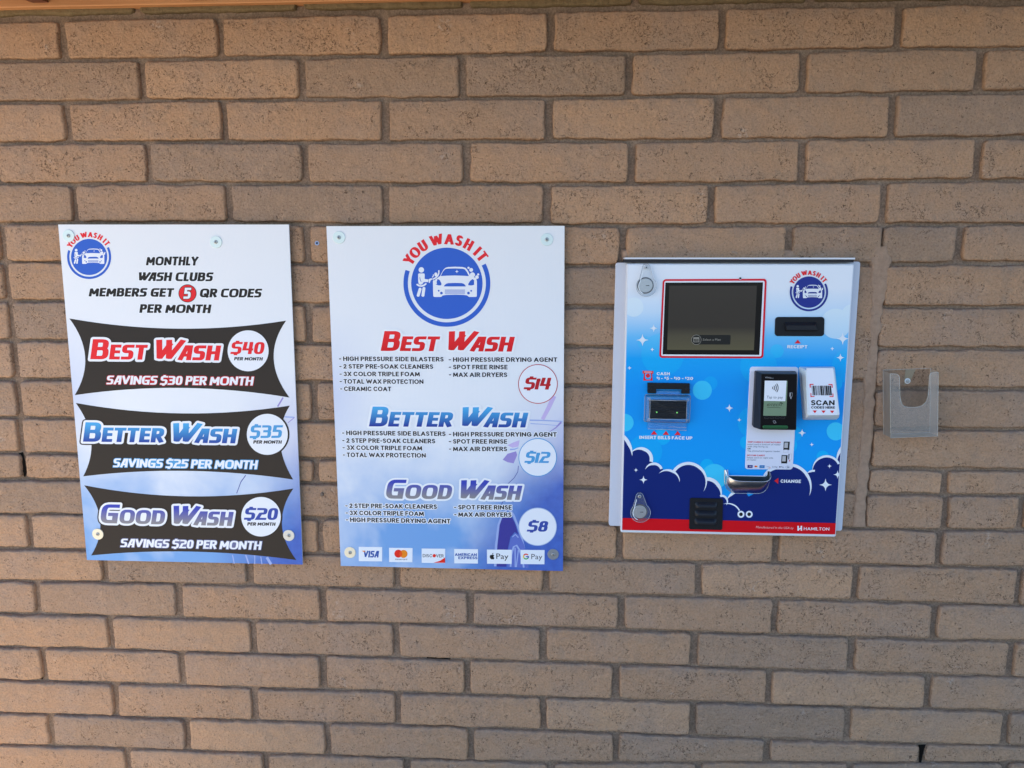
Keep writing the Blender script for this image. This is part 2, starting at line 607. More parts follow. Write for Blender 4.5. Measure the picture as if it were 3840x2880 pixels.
BR = {'v': [], 'f': [], 'tone': [], 'bv': [], 'pit': []}
def brick(c, tone, seed, lift=0.0, r=.0045):
    """c = bl, br, tr, tl; a rough slump-block face with rounded irregular edges"""
    bl, br_, tr, tl = [Vector(p) for p in c]
    w = (br_ - bl).length
    h = (tl - bl).length
    def cuts(L, step):
        e = [0, .0012, .003, .0055, .009]
        e = [t for t in e if t < L * .35]
        n = max(2, int((L - .018) / step))
        return e + [.009 + (L - .018) * (i + 1) / (n + 1) for i in range(n)] + [L - t for t in e[::-1]]
    us, vs = cuts(w, .0052), cuts(h, .0056)
    o = len(BR['v'])
    pr_ = random.uniform(-.07, .07)
    nu, nv = len(us), len(vs)
    tx, ty = random.uniform(-.004, .004), random.uniform(-.012, .012)
    def P(u, v, skirt=False):
        a, b = u / w, v / h
        p = (bl * (1 - a) + br_ * a) * (1 - b) + (tl * (1 - a) + tr * a) * b
        q = Vector((p.x * 1.0, p.y * 1.0, seed))
        eu, ev = min(u, w - u), min(v, h - v)
        ed = min(eu, ev)
        # slightly rounded corners and wavering edges
        k = max(0, 1 - ed / .02)
        dx = (hn(p.x * 28, p.y * 24, seed) * .0032 + hn(p.x * 120, p.y * 120, seed) * .0014 + hn(p.x * 290, p.y * 290, seed) * .0012) * k
        dz = (hn(p.x * 18, p.y * 30, seed + 9) * .0036 + hn(p.x * 110, p.y * 120, seed + 9) * .0016 + hn(p.x * 290, p.y * 290, seed + 9) * .0014) * k
        cr = max(0, 1 - (eu + ev) / .012)
        dx += cr * .0027 * (1 if u < w / 2 else -1)
        dz += cr * .0027 * (1 if v < h / 2 else -1)
        rr = r * (1 + .5 * hn(p.x * 15, p.y * 25, seed + 4))
        t = min(1, ed / rr)
        d = .0105 * (math.sqrt(max(0, 1 - (1 - t) ** 2)) - 1) + .0006
        d += (hn(p.x * 9, p.y * 14, seed + 2) * .0022 + hn(p.x * 34, p.y * 44, seed + 3) * .0015 + hn(p.x * 95, p.y * 110, seed + 5) * .0009) * min(1, ed / .006)
        d += (a - .5) * tx + (b - .5) * ty * .25 + lift
        if skirt:
            d = -.017
        return V(p.x + dx, p.y + dz, d)
    for j, v in enumerate(vs):
        for i, u in enumerate(us):
            BR['v'].append(P(u, v))
            BR['tone'].append(tone)
            BR['pit'].append(pr_)
            BR['bv'].append(v / h)
    for j in range(nv - 1):
        for i in range(nu - 1):
            BR['f'].append((o + j * nu + i, o + j * nu + i + 1, o + (j + 1) * nu + i + 1, o + (j + 1) * nu + i))
    # skirt down into the mortar
    ring = [(i, 0) for i in range(nu)] + [(nu - 1, j) for j in range(1, nv)] + [(i, nv - 1) for i in range(nu - 2, -1, -1)] + [(0, j) for j in range(nv - 2, 0, -1)]
    s = len(BR['v'])
    for i, j in ring:
        BR['v'].append(P(us[i], vs[j], True))
        BR['tone'].append(tone)
        BR['pit'].append(pr_)
        BR['bv'].append(vs[j] / h)
    m = len(ring)
    for q in range(m):
        a, b = ring[q], ring[(q + 1) % m]
        BR['f'].append((o + a[1] * nu + a[0], s + q, s + (q + 1) % m, o + b[1] * nu + b[0]))

def tone_for():
    return min(1, max(0, random.gauss(.5, .27)))

def lay(k, xa, xb, ga, gb, zt=None, zb=None, half=.0040, lift=0.0, seed=None):
    """one brick of course k between x joints xa, xb (half gaps ga, gb)"""
    x0, x1 = xa + ga, xb - gb
    if x1 - x0 < .02:
        return
    x0c, x1c = max(x0, X0), min(x1, X1)
    if x1c - x0c < .02:
        return
    sl = x0
    def z(kk, x, s):
        return rowz(kk, x) + s * (half + (.003 if kk == 0 else 0) + random.uniform(-.001, .001))
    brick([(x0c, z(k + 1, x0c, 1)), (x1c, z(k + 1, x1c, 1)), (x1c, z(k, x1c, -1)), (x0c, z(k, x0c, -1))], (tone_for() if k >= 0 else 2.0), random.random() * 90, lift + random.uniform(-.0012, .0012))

PU = .4101
SOLX = None
for k in range(-5, 22):
    zc = (rowz(k, 1.2) + rowz(k + 1, 1.2)) / 2
    if k in HEAD:
        js = []
        for px in HEAD[k]:
            js.append(W(px, (BJ(k, px) + BJ(k + 1, px)) / 2)[0])
    else:
        js = [(i + (.5 if k % 2 else 0)) * PU + (.02 if k > 19 else 0) for i in range(-3, 9)]
    while js[0] > X0 - .2:
        js.insert(0, js[0] - PU + random.uniform(-.004, .004))
    if k in PATCH:
        lim = W(PATCH[k], (BJ(k, 3300) + BJ(k + 1, 3300)) / 2)[0]
        left = [j for j in js if j < 1.75]
        right = [j for j in js if j > 2.1]
        last = left[-1]
        left.append(max(1.95, last + .2))
        for a, b in zip(left[:-1], left[1:]):
            lay(k, a, min(b, 1.9), .0078 + random.uniform(0, .002), .0078 + random.uniform(0, .002))
        rj = [lim - .002] + right
        while rj[-1] < X1 + .2:
            rj.append(rj[-1] + (PU if len(rj) > 1 else .74 + .12 * (k % 2)) + random.uniform(-.004, .004))
        for i, (a, b) in enumerate(zip(rj[:-1], rj[1:])):
            lay(k, a, b, .002 if i == 0 else .008, .008)
    else:
        while js[-1] < X1 + .2:
            js.append(js[-1] + PU + random.uniform(-.004, .004))
        for a, b in zip(js[:-1], js[1:]):
            flush = k == 5 and (2.0 < a < 2.11 or 2.0 < b < 2.11)
            g = lambda j: .002 if (k == 5 and 2.0 < j < 2.11) else .0082 + random.uniform(-.001, .002)
            lay(k, a, b, g(a), g(b))
# bricks on end filling the old opening beside the terminal
def sold(p0, p1, p2, p3, dl):
    brick([W(*p0), W(*p1), W(*p2), W(*p3)], random.uniform(.3, .5), random.random() * 90, dl)
sold((3130, 1424), (3263, 1424), (3292, 1000), (3140, 990), -.002)
sold((3110, 1845), (3238, 1845), (3260, 1434), (3130, 1432), -.003)
sold((3110, 1978), (3222, 1978), (3234, 1852), (3110, 1852), -.003)

bm_me = bpy.data.meshes.new('brick_wall')
wall_off = Vector((1.1, 0, 0))
bm_me.from_pydata([tuple(v - wall_off) for v in BR['v']], [], BR['f'])
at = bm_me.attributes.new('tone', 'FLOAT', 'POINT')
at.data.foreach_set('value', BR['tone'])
at = bm_me.attributes.new('pitting', 'FLOAT', 'POINT')
at.data.foreach_set('value', BR['pit'])
at = bm_me.attributes.new('course_height', 'FLOAT', 'POINT')
at.data.foreach_set('value', BR['bv'])
bm_me.polygons.foreach_set('use_smooth', [True] * len(BR['f']))
bm_me.update()

mb_ = mat('rough_brick', (.3, .18, .11, 1), .92, 0, .2)
n = N(mb_)
pos = n.pos()
tone = n.attr('tone').outputs['Fac']
bv = n.attr('course_height').outputs['Fac']
big = n.noise(pos, 5.5, 4, .6)
mid = n.noise(pos, 34, 4, .6)
fine = n.noise(pos, 420, 3, .6)
gr2 = n.noise(pos, 160, 4, .7)
# base colour: brown to tan from brick to brick, greyer blotches
c = n.ramp(tone, [(0, (.365, .236, .152)), (.35, (.450, .270, .160)), (.65, (.475, .279, .160)), (1, (.525, .312, .180))])
c = n.mix(n.math('MULTIPLY', n.math('SUBTRACT', big, .46, True), 2.6, True), c, (.40, .272, .195, 1))
c = n.mix(n.math('MULTIPLY', n.math('SUBTRACT', mid, .5, True), 1.8, True), c, (.57, .355, .215, 1))
lowm = n.noise(pos, 13, 4, .65)
c = n.mix(n.math('MULTIPLY', n.math('SUBTRACT', lowm, .54, True), 3.0, True), c, (.36, .245, .165, 1))
grain = n.ramp(n.noise(pos, 190, 3, .75), [(.28, (.70, .69, .68)), (.5, (1, 1, 1)), (.72, (1.16, 1.15, 1.14))])
c = n.mix(.85, c, n.mix(1.0, c, grain, 'MULTIPLY'))
# pits: short ridges of a warped noise, gathered in loose patches on the faces
w2 = n.noise(pos, 150, 2, .6, .6)
r1 = n.math('ABSOLUTE', n.math('SUBTRACT', n.noise(pos, 85, 3, .6, 1.1), .5))
pit = n.math('MULTIPLY', n.math('LESS_THAN', r1, .017), n.math('GREATER_THAN', w2, .50))
where = n.math('ADD', n.noise(pos, 17, 3, .6), n.math('MULTIPLY', n.noise(pos, 70, 2, .5), .5))
where = n.math('ADD', where, n.attr('pitting').outputs['Fac'])
patch = n.math('GREATER_THAN', where, .81)
inner = n.math('MULTIPLY', n.math('GREATER_THAN', bv, .06), n.math('LESS_THAN', bv, .9))
sprinkle = n.math('MULTIPLY', n.math('GREATER_THAN', n.noise(pos, 230, 2, .5), .70), n.math('GREATER_THAN', n.noise(pos, 11, 2, .5), .42))
holes = n.math('MULTIPLY', n.math('MAXIMUM', n.math('MULTIPLY', pit, patch), sprinkle), inner)
c = n.mix(n.math('MULTIPLY', holes, .9), c, (.085, .05, .032, 1))
# weathered upper arris of each course
edge = n.math('MULTIPLY', n.math('MULTIPLY', n.math('SUBTRACT', bv, .66, True), 2.8, True), n.math('MULTIPLY', n.math('SUBTRACT', n.noise(pos, 24, 4, .75), .36, True), 3.2, True))
c = n.mix(n.math('MULTIPLY', edge, .72), c, (.24, .185, .15, 1))
low = n.math('MULTIPLY', n.math('MULTIPLY', n.math('SUBTRACT', .10, bv, True), 9.0, True), n.math('GREATER_THAN', n.noise(pos, 170, 3, .7), .53))
c = n.mix(n.math('MULTIPLY', low, .55), c, (.16, .105, .07, 1))
eff = n.math('MULTIPLY', n.math('MULTIPLY', n.math('SUBTRACT', n.noise(pos, 8.5, 3, .6), .63, True), 9.0, True), n.math('GREATER_THAN', n.noise(pos, 95, 4, .75), .55))
c = n.mix(n.math('MULTIPLY', eff, .6), c, (.62, .52, .44, 1))
# course right under the eave: olive dirt with the eave's shade painted in
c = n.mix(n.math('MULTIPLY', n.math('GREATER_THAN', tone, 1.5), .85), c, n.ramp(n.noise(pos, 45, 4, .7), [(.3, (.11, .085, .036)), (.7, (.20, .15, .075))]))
n.link(c, n.b.inputs['Base Color'])
h = n.math('ADD', n.math('MULTIPLY', fine, .3), n.math('MULTIPLY', gr2, 1.0))
h = n.math('ADD', h, n.math('MULTIPLY', n.noise(pos, 62, 4, .65), 1.3))
h = n.math('SUBTRACT', h, n.math('MULTIPLY', holes, 1.1))
n.bump(h, 1.0, .0042)
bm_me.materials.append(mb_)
wallo = bpy.data.objects.new('brick_wall', bm_me)
COL.objects.link(wallo)
wallo.location = wall_off
tag(wallo, 'tan slump block brick wall with dark recessed mortar joints behind everything', 'wall')

mm = mat('grey_mortar', (.13, .105, .085, 1), .95, 0, .2)
n = N(mm)
pos = n.pos()
c = n.ramp(n.noise(pos, 210, 4, .75), [(.25, (.125, .083, .056)), (.5, (.255, .172, .116)), (.78, (.40, .28, .195))])
c = n.mix(n.math('MULTIPLY', n.math('SUBTRACT', n.noise(pos, 7, 4, .7), .48, True), 3.0, True), c, n.mix(1.0, c, (1.5, 1.5, 1.5, 1), 'MULTIPLY'))
n.link(c, n.b.inputs['Base Color'])
n.bump(n.math('ADD', n.noise(pos, 180, 4, .7), n.math('MULTIPLY', n.noise(pos, 600, 2, .6), .4)), .9, .003)
m = MB()
nx, nz = 300, 170
rows = []
for j in range(nz + 1):
    z = -H0 + (TOPZ + H0) * j / nz
    rows.append([V(X0 + (X1 - X0) * i / nx, z, -.0125 + .0016 * hn(i * .35, j * .35, 3)) for i in range(nx + 1)])
m.grid(rows, mm)
m.box(X0, X1, -H0, TOPZ, -.2, -.018, mm)
hole_shade = mat('joint_hole_shade', (.012, .010, .008, 1), .95, 0, .05)  # flat near-black patches paint the shade inside missing-mortar holes
for pts in ([(3446, 2793), (3472, 2792), (3466, 2806), (3460, 2830), (3452, 2880), (3446, 2880), (3448, 2812), (3440, 2802)], [(70, 1700), (86, 1695), (94, 1730), (100, 1770), (94, 1792), (84, 1775), (78, 1740)],
            [(1602, 2463), (1640, 2464), (1690, 2469), (1688, 2473), (1640, 2470), (1600, 2468)], [(150, 2535), (163, 2538), (160, 2548), (150, 2545)]):
    q = [W(x, y, -.0105) for x, y in pts]
    m.poly(q, -.0105, hole_shade)
m.build('mortar', wallo)
# smeared mortar around the filled opening
ms = mat('smeared_mortar', (.2, .165, .135, 1), .95, 0, .2)
n = N(ms)
pos = n.pos()
c = n.ramp(n.noise(pos, 60, 5, .75), [(.3, (.30, .195, .13)), (.55, (.40, .258, .17)), (.8, (.46, .315, .22))])
n.link(c, n.b.inputs['Base Color'])
n.bump(n.math('ADD', n.noise(pos, 120, 4, .7), n.math('MULTIPLY', n.noise(pos, 500, 2, .6), .4)), .9, .0025)
m = MB()
seam = [(3302, 925, 42), (3306, 985, 62), (3300, 1080, 60), (3285, 1180, 42), (3276, 1300, 34), (3264, 1420, 34), (3258, 1540, 40), (3252, 1640, 42), (3238, 1760, 36), (3228, 1880, 36), (3222, 1975, 44)]
rows = []
ys = np.linspace(925, 1975, 90)
for y in ys:
    x = np.interp(y, [q[1] for q in seam], [q[0] for q in seam])
    w = np.interp(y, [q[1] for q in seam], [q[2] for q in seam]) * (1 + .5 * hn(y * .03, 1.3))
    row = []
    for j in range(13):
        t = j / 12 - .5
        wx, wz = W(x + t * w * 1.25, y)
        d = -.0016 + .003 * (1 - (2 * abs(t)) ** 3) - (.012 if j in (0, 12) else 0) + .0016 * hn(wx * 60, wz * 60, 7) + .001 * hn(wx * 160, wz * 160, 8)
        row.append(V(wx, wz, d))
    rows.append(row)
m.grid(rows, ms, flip=True)
rows = []
for i in range(80):
    x = 2330 + (3330 - 2330) * i / 79
    row = []
    for j in range(9):
        t = j / 8
        wx, wz = W(x, 938 + 46 * t + 5 * hn(x * .02, 4) - 3)
        d = -.0006 - (.012 if j in (0, 8) or i in (0, 79) else 0) + .0014 * hn(wx * 60, wz * 60, 17) + .0008 * hn(wx * 160, wz * 160, 8)
        row.append(V(wx, wz, d))
    rows.append(row)
m.grid(rows, ms)
m.build('mortar_patch', wallo)

# ------------------------------------------------------------------ roof eave over the wall
wood = mat('stained_wood', (.5, .24, .1, 1), .6, 0, .3)
n = N(wood)
pos = n.pos()
st = n.n('ShaderNodeMapping', {'Vector': pos, 'Scale': (2.5, 60, 60)}).outputs[0]
c = n.ramp(n.noise(st, 1.0, 5, .65), [(.3, (.42, .185, .07)), (.6, (.56, .27, .115)), (.8, (.62, .32, .15))])
n.link(c, n.b.inputs['Base Color'])
dwood = mat('dark_red_wood', (.11, .035, .018, 1), .55, 0, .4)
n = N(dwood)
st = n.n('ShaderNodeMapping', {'Vector': n.pos(), 'Scale': (40, 8, 8)}).outputs[0]
n.link(n.ramp(n.noise(st, 1.0, 4, .6), [(.3, (.075, .022, .012)), (.7, (.15, .05, .026))]), n.b.inputs['Base Color'])
zl = W(0, 34, .012)[1]
roof = thing('roof_eave', 'orange stained wooden eave with dark red rafter tails above the brick wall', 'roof', (1.1, 0, zl + H0))
m = MB()
q = [W(-260, 38, .012), W(1900, -4, .012)]
x0e, x1e = X0, X1
zA = q[0][1] + (x0e - q[0][0]) * (q[1][1] - q[0][1]) / (q[1][0] - q[0][0])
zB = q[0][1] + (x1e - q[0][0]) * (q[1][1] - q[0][1]) / (q[1][0] - q[0][0])
o8 = [(x0e, zA), (x1e, zB), (x1e, zB + .23), (x0e, zA + .23)]
m.slab(o8, -.03, .022, wood, r=.003)
led = m.build('ledger_board', roof)
RZ = zl + .012
for i in range(-2, 7):
    xc = W(118, 20, .06)[0] + i * .4064
    m = MB()
    prof = [(.022, RZ - .002), (.05, RZ - .004), (.075, RZ + .002), (.1, RZ + .014), (.14, RZ + .03), (.3, RZ + .05), (.75, RZ + .02), (.78, RZ + .13), (.022, RZ + .19)]
    a = [V(xc - .02, z, d) for d, z in prof]
    b = [V(xc + .02, z, d) for d, z in prof]
    k = len(prof)
    m.add(a + b, [list(range(k)), list(range(k, 2 * k))[::-1]] + [[j, j + k, (j + 1) % k + k, (j + 1) % k] for j in range(k)], dwood)
    m.build('rafter_tail', roof)
m = MB()
prof = [(-.03, RZ + .21), (.86, RZ + .14), (.86, RZ + .17), (-.03, RZ + .24)]
a = [V(X0 - .1, z, d) for d, z in prof]
b = [V(X1 + .1, z, d) for d, z in prof]
m.add(a + b, [[0, 1, 2, 3], [7, 6, 5, 4]] + [[j, j + 4, (j + 1) % 4 + 4, (j + 1) % 4] for j in range(4)], wood)
m.build('soffit_boards', roof)

# ------------------------------------------------------------------ ground
gm = mat('low_bounce_asphalt', (.05, .05, .052, 1), .9, 0, .2)  # unseen ground, made dark asphalt so the right side gets little bounce
n = N(gm)
pos = n.pos()
n.link(n.ramp(n.noise(pos, 3, 6, .65), [(.3, (.042, .042, .044)), (.7, (.062, .061, .06))]), n.b.inputs['Base Color'])
n.bump(n.noise(pos, 160, 4, .7), .4, .004)
m = MB()
m.add([(-120, -120, 0), (120, -120, 0), (120, 120, 0), (-120, 120, 0)], [[0, 1, 2, 3]], gm)
g = m.build('ground')
g['kind'] = 'structure'
cm = mat('bounce_concrete', (.42, .39, .35, 1), .9, 0, .2)  # unseen pale slab added at left to bounce warm sunlight onto the wall
n = N(cm)
pos = n.pos()
n.link(n.ramp(n.noise(pos, 1.2, 6, .65), [(.3, (.47, .38, .275)), (.7, (.57, .47, .345))]), n.b.inputs['Base Color'])
n.bump(n.noise(pos, 60, 4, .7), .3, .003)
m = MB()
m.add([(-30, -9, .004), (.35, -9, .004), (.35, 4, .004), (-30, 4, .004)], [[0, 1, 2, 3]], cm)
g = m.build('bounce_pavement')
g['kind'] = 'structure'

# ------------------------------------------------------------------ print colours
PD = .0165                                  # front of the posters, metres proud of the wall
ink = mat('black_ink', alb(30, 30, 32), .4)
white = mat('white_ink', alb(208, 224, 245), .4)
halo = mat('pale_halo_ink', alb(212, 228, 246), .4)
red = mat('red_ink', alb(205, 36, 48), .4)
dred = mat('dark_red_ink', alb(165, 25, 38), .4)
lblue = mat('light_blue_ink', alb(70, 150, 215), .4)
nblue = mat('navy_ink', alb(48, 72, 165), .4)
logob = mat('logo_blue_ink', alb(44, 92, 200), .4)
logon = mat('logo_navy_ink', alb(32, 48, 140), .4)
greyb = mat('grey_blue_ink', alb(95, 105, 150), .4)

def grad(name, top, bot, lo=.1, hi=.9):
    m_ = mat(name, (1, 1, 1, 1), .4)
    k = N(m_)
    z = k.n('ShaderNodeSeparateXYZ', {0: k.n('ShaderNodeTexCoord').outputs['Generated']}).outputs[2]
    k.link(k.ramp(z, [(lo, bot), (hi, top)]), k.b.inputs['Base Color'])
    return m_
g_red = grad('red_gradient_ink', alb(220, 38, 48), alb(190, 20, 32))
g_blue = grad('blue_gradient_ink', alb(66, 165, 232), alb(30, 48, 150))
g_good = grad('blue_grey_gradient_ink', alb(50, 66, 178), alb(122, 128, 142), .2, .75)

def poster_mat(name, seed, purple_x, deep):
    """printed sky: pale at the head, purple haze at the left, deeper blue clouds towards the foot"""
    m_ = mat(name, (1, 1, 1, 1), .33)
    k = N(m_)
    sx = k.n('ShaderNodeSeparateXYZ', {0: k.n('ShaderNodeTexCoord').outputs['Generated']})
    gx, gz = sx.outputs[0], sx.outputs[2]
    p = k.n('ShaderNodeMapping', {'Vector': k.n('ShaderNodeTexCoord').outputs['Object'], 'Location': (seed, 0, seed * .7)}).outputs[0]
    c1 = k.noise(p, 4.5, 4, .55, .3)
    c2 = k.noise(p, 2.2, 3, .5)
    c3 = k.noise(p, 55, 3, .6)
    down = k.math('MULTIPLY', k.math('SUBTRACT', .52, gz), 2.3, True)
    f = k.math('ADD', k.math('MULTIPLY', down, .62), k.math('MULTIPLY', k.math('SUBTRACT', c1, .5), 2.2))
    f = k.math('MULTIPLY', k.math('MULTIPLY', k.math('ADD', f, .1), down, False), 1.35, True)
    base = k.mix(k.math('MULTIPLY', gz, .5), alb(205, 222, 242), alb(208, 222, 240))
    c = k.mix(f, base, alb(104, 156, 222))
    # purple haze on the left side half way down
    hz = k.math('MULTIPLY', k.math('SUBTRACT', 1.0, k.math('MULTIPLY', k.math('ABSOLUTE', k.math('SUBTRACT', gz, .52)), 4.2), True), k.math('SUBTRACT', 1.0, k.math('MULTIPLY', gx, 5.0), True))
    c = k.mix(k.math('MULTIPLY', hz, .55), c, alb(160, 182, 230))
    # deep violet body of the printed car at the lower right
    dz = k.math('SUBTRACT', k.math('ADD', k.math('MULTIPLY', gx, 1.0), k.math('MULTIPLY', k.math('SUBTRACT', c2, .5), .5)), k.math('MULTIPLY', gz, 1.15))
    dz = k.math('MULTIPLY', k.math('SUBTRACT', dz, deep), 3.4, True)
    dark = k.mix(c3, alb(66, 106, 202), alb(48, 72, 168))
    c = k.mix(k.math('MULTIPLY', dz, .92), c, dark)
    hz2 = k.math('MULTIPLY', k.math('SUBTRACT', 1.0, k.math('MULTIPLY', k.math('ABSOLUTE', k.math('SUBTRACT', gz, .43)), 6.0), True), k.math('MULTIPLY', k.math('SUBTRACT', gx, .72), 3.5, True))
    c = k.mix(k.math('MULTIPLY', hz2, .45), c, alb(158, 168, 222))
    k.link(c, k.b.inputs['Base Color'])
    c = k.mix(k.math('MULTIPLY', k.noise(p, 14, 5, .7), .10), c, alb(176, 184, 192))
    # flutes of the corrugated plastic
    wv = k.n('ShaderNodeTexWave', {'Vector': k.n('ShaderNodeTexCoord').outputs['Object'], 'Scale': 95.0, 'Distortion': 0.0}, wave_type='BANDS', bands_direction='X')
    k.bump(k.math('ADD', k.math('MULTIPLY', wv.outputs[0], .3), k.noise(p, 9, 3, .6)), .12, .004)
    return m_

edgem = mat('plastic_board_edge', (.62, .66, .7, 1), .5)

def Z(ox, oy, s):
    return lambda x, y: (ox + x / s, oy + y / s)

def board(parent, quad, m_, t=.004):
    """corrugated sheet, front face at PD"""
    q = [W(px, py, PD) for px, py in quad]
    mb = MB()
    q2 = rrect(q, .0015, 2)
    c = q
    # front as a grid so that it can bow a little between its screws
    rows = []
    for j in range(13):
        v = j / 12
        row = []
        for i in range(13):
            u = i / 12
            x = (q[0][0] * (1 - u) + q[1][0] * u) * (1 - v) + (q[3][0] * (1 - u) + q[2][0] * u) * v
            z = (q[0][1] * (1 - u) + q[1][1] * u) * (1 - v) + (q[3][1] * (1 - u) + q[2][1] * u) * v
            row.append(V(x, z, PD))
        rows.append(row)
    mb.grid(rows, m_, flip=True)
    mb.prism([(p[0], p[1]) for p in q], PD - t, q, PD, edgem, cap=False, back=True)
    return mb.build('sheet', parent)

def curve4(tl, top, tr, rt, br, bot, bl, lf, k=16):
    """outline with four curved sides through their middle points (pixels)"""
    def side(a, m_, b):
        cx, cy = 2 * m_[0] - (a[0] + b[0]) / 2, 2 * m_[1] - (a[1] + b[1]) / 2
        return [((1 - t) ** 2 * a[0] + 2 * t * (1 - t) * cx + t * t * b[0], (1 - t) ** 2 * a[1] + 2 * t * (1 - t) * cy + t * t * b[1]) for t in [i / k for i in range(k)]]
    return side(tl, top, tr) + side(tr, rt, br) + side(br, bot, bl) + side(bl, lf, tl)

def pw(pts, d, F=None):
    return [W(*(F(*p) if F else p), d) for p in pts]

def pcirc(c, r, n=44):
    return [(c[0] + r * math.cos(2 * math.pi * i / n), c[1] + r * math.sin(2 * math.pi * i / n)) for i in range(n)]

# ------------------------------------------------------------------ round car wash emblem
def logo(parent, c, r, d, blue, name='logo', vsc=1.0):
    """c, r: pixel centre and radius of the inner disc"""
    F = lambda x, y: W(c[0] + (x - 812) / 555 * r, c[1] + (y - 881) / 555 * r * vsc, d)
    P = lambda pts, dd=0: [W(c[0] + (x - 812) / 555 * r, c[1] + (y - 881) / 555 * r * vsc, d + dd) for x, y in pts]
    m_ = MB()
    m_.poly(P(pcirc((812, 881), 555, 64)), d, blue)
    a0, a1 = 162, 387
    outer = [(812 + 676 * math.cos(math.radians(a)), 881 - 676 * math.sin(math.radians(a))) for a in np.linspace(a0, a1, 60)]
    inner = [(812 + 607 * math.cos(math.radians(a)), 881 - 607 * math.sin(math.radians(a))) for a in np.linspace(a1, a0, 60)]
    m_.poly(P(outer + inner), d, blue)
    o = m_.build(name, parent)
    m_ = MB()
    # letters set on an arc
    for ch, a in zip('YOUWASHIT', (148, 136, 122.5, 103.5, 87, 74, 60.8, 46.5, 37)):
        gl, w = text_polys(ch, 'logo')
        hgt, base = 168, 606
        ar = math.radians(a)
        for g in gl:
            vs, fs = union(g)
            pts = []
            for x, y in vs:
                lx, ly = (x - w / 2) * hgt, base + y * hgt
                pts.append((812 + ly * math.cos(ar) + lx * math.sin(ar), 881 - (ly * math.sin(ar) - lx * math.cos(ar))))
            m_.tris(P(pts), fs, d, red)
    m_.build('lettering', o)
    m_ = MB()
    e = .00012
    car = [(595, 850), (600, 1070), (604, 1085), (620, 1093), (715, 1093), (728, 1088), (748, 1070), (800, 1062), (940, 1058), (1075, 1062), (1128, 1070), (1148, 1088), (1160, 1093), (1262, 1093), (1274, 1086), (1278, 1072),
           (1280, 850), (1270, 812), (1245, 790), (1215, 782), (1175, 762), (1150, 705), (1125, 665), (1100, 640), (1060, 628), (940, 622), (830, 628), (795, 638), (765, 662), (735, 710), (708, 765), (650, 808)]
    m_.poly(P(car), d + e, white)
    blues = [[(716, 768), (750, 700), (780, 664), (812, 653), (940, 649), (1068, 655), (1094, 666), (1122, 705), (1155, 768), (1060, 763), (940, 759), (820, 762)],
             [(668, 812), (700, 830), (728, 882), (725, 912), (690, 915), (640, 900), (655, 850)],
             [(1210, 815), (1235, 830), (1235, 905), (1190, 915), (1145, 910), (1145, 890), (1172, 845)],
             [(768, 930), (775, 910), (800, 888), (830, 878), (940, 875), (1048, 878), (1080, 892), (1100, 912), (1105, 930)]]
    for b in blues:
        m_.poly(P(b), d + 2 * e, blue)
    for i in range(6):
        y = 979 + i * 12.5
        m_.poly(P([(780, y), (1094, y), (1094, y + 5), (780, y + 5)]), d + 2 * e, blue)
    for x, y, rr in ((727, 1033, 21), (685, 997, 14), (1148, 1033, 21), (1190, 998, 14)):
        m_.poly(P(pcirc((x, y), rr, 20)), d + 2 * e, blue)
    m_.poly(P([(968 + (30 if i % 2 == 0 else 9) * math.cos(i * math.pi / 4), 698 + (30 if i % 2 == 0 else 9) * math.sin(i * math.pi / 4)) for i in range(8)]), d + 3 * e, white)
    for i, (x, y, rr) in enumerate(((1190, 672, 30), (1148, 640, 17), (1210, 750, 40), (1280, 785, 28), (1300, 743, 17))):
        m_.poly(P(pcirc((x, y), rr, 24)), d + 3 * e, white)
    # the figure with a hose and an apron
    m_.poly(P(pcirc((415, 672), 42, 28)), d + e, white)
    m_.poly(P([(365, 745), (368, 733), (380, 727), (452, 727), (464, 733), (467, 745), (466, 812), (520, 822), (525, 840), (520, 862), (452, 862), (432, 892), (402, 905), (376, 892), (366, 850)]), d + e, white)
    m_.poly(P([(388, 780), (394, 785), (405, 835), (418, 850), (414, 858), (400, 845), (390, 815)]), d + 2 * e, blue)
    m_.poly(P([(527, 818), (560, 804), (585, 804), (582, 825), (558, 836), (547, 876), (532, 872)]), d + e, white)
    def st(pts, w, dd=e, mm_=white):
        q = []
        for (x0, y0), (x1, y1) in zip(pts[:-1], pts[1:]):
            l = math.hypot(x1 - x0, y1 - y0)
            nx, ny = -(y1 - y0) / l * w / 2, (x1 - x0) / l * w / 2
            q.append([(x0 + nx, y0 + ny), (x1 + nx, y1 + ny), (x1 - nx, y1 - ny), (x0 - nx, y0 - ny)])
        q += [pcirc(p, w / 2, 14) for p in pts]
        vs, fs = union([P(p) for p in q])
        m_.tris(vs, fs, d + dd, mm_)
    st([(350, 900), (378, 918), (415, 924), (455, 912), (484, 890)], 25)
    st([(395, 972), (366, 1068)], 46)
    st([(455, 960), (440, 1068)], 46)
    st([(598, 815), (640, 795), (670, 765), (686, 730), (688, 685)], 20, 4 * e)
    st([(588, 785), (602, 765), (603, 748)], 14)
    st([(640, 735), (642, 752)], 46)
    st([(606, 840), (632, 850), (646, 868), (650, 885)], 17, 4 * e)
    m_.build('car_washing_emblem', o)
    return o

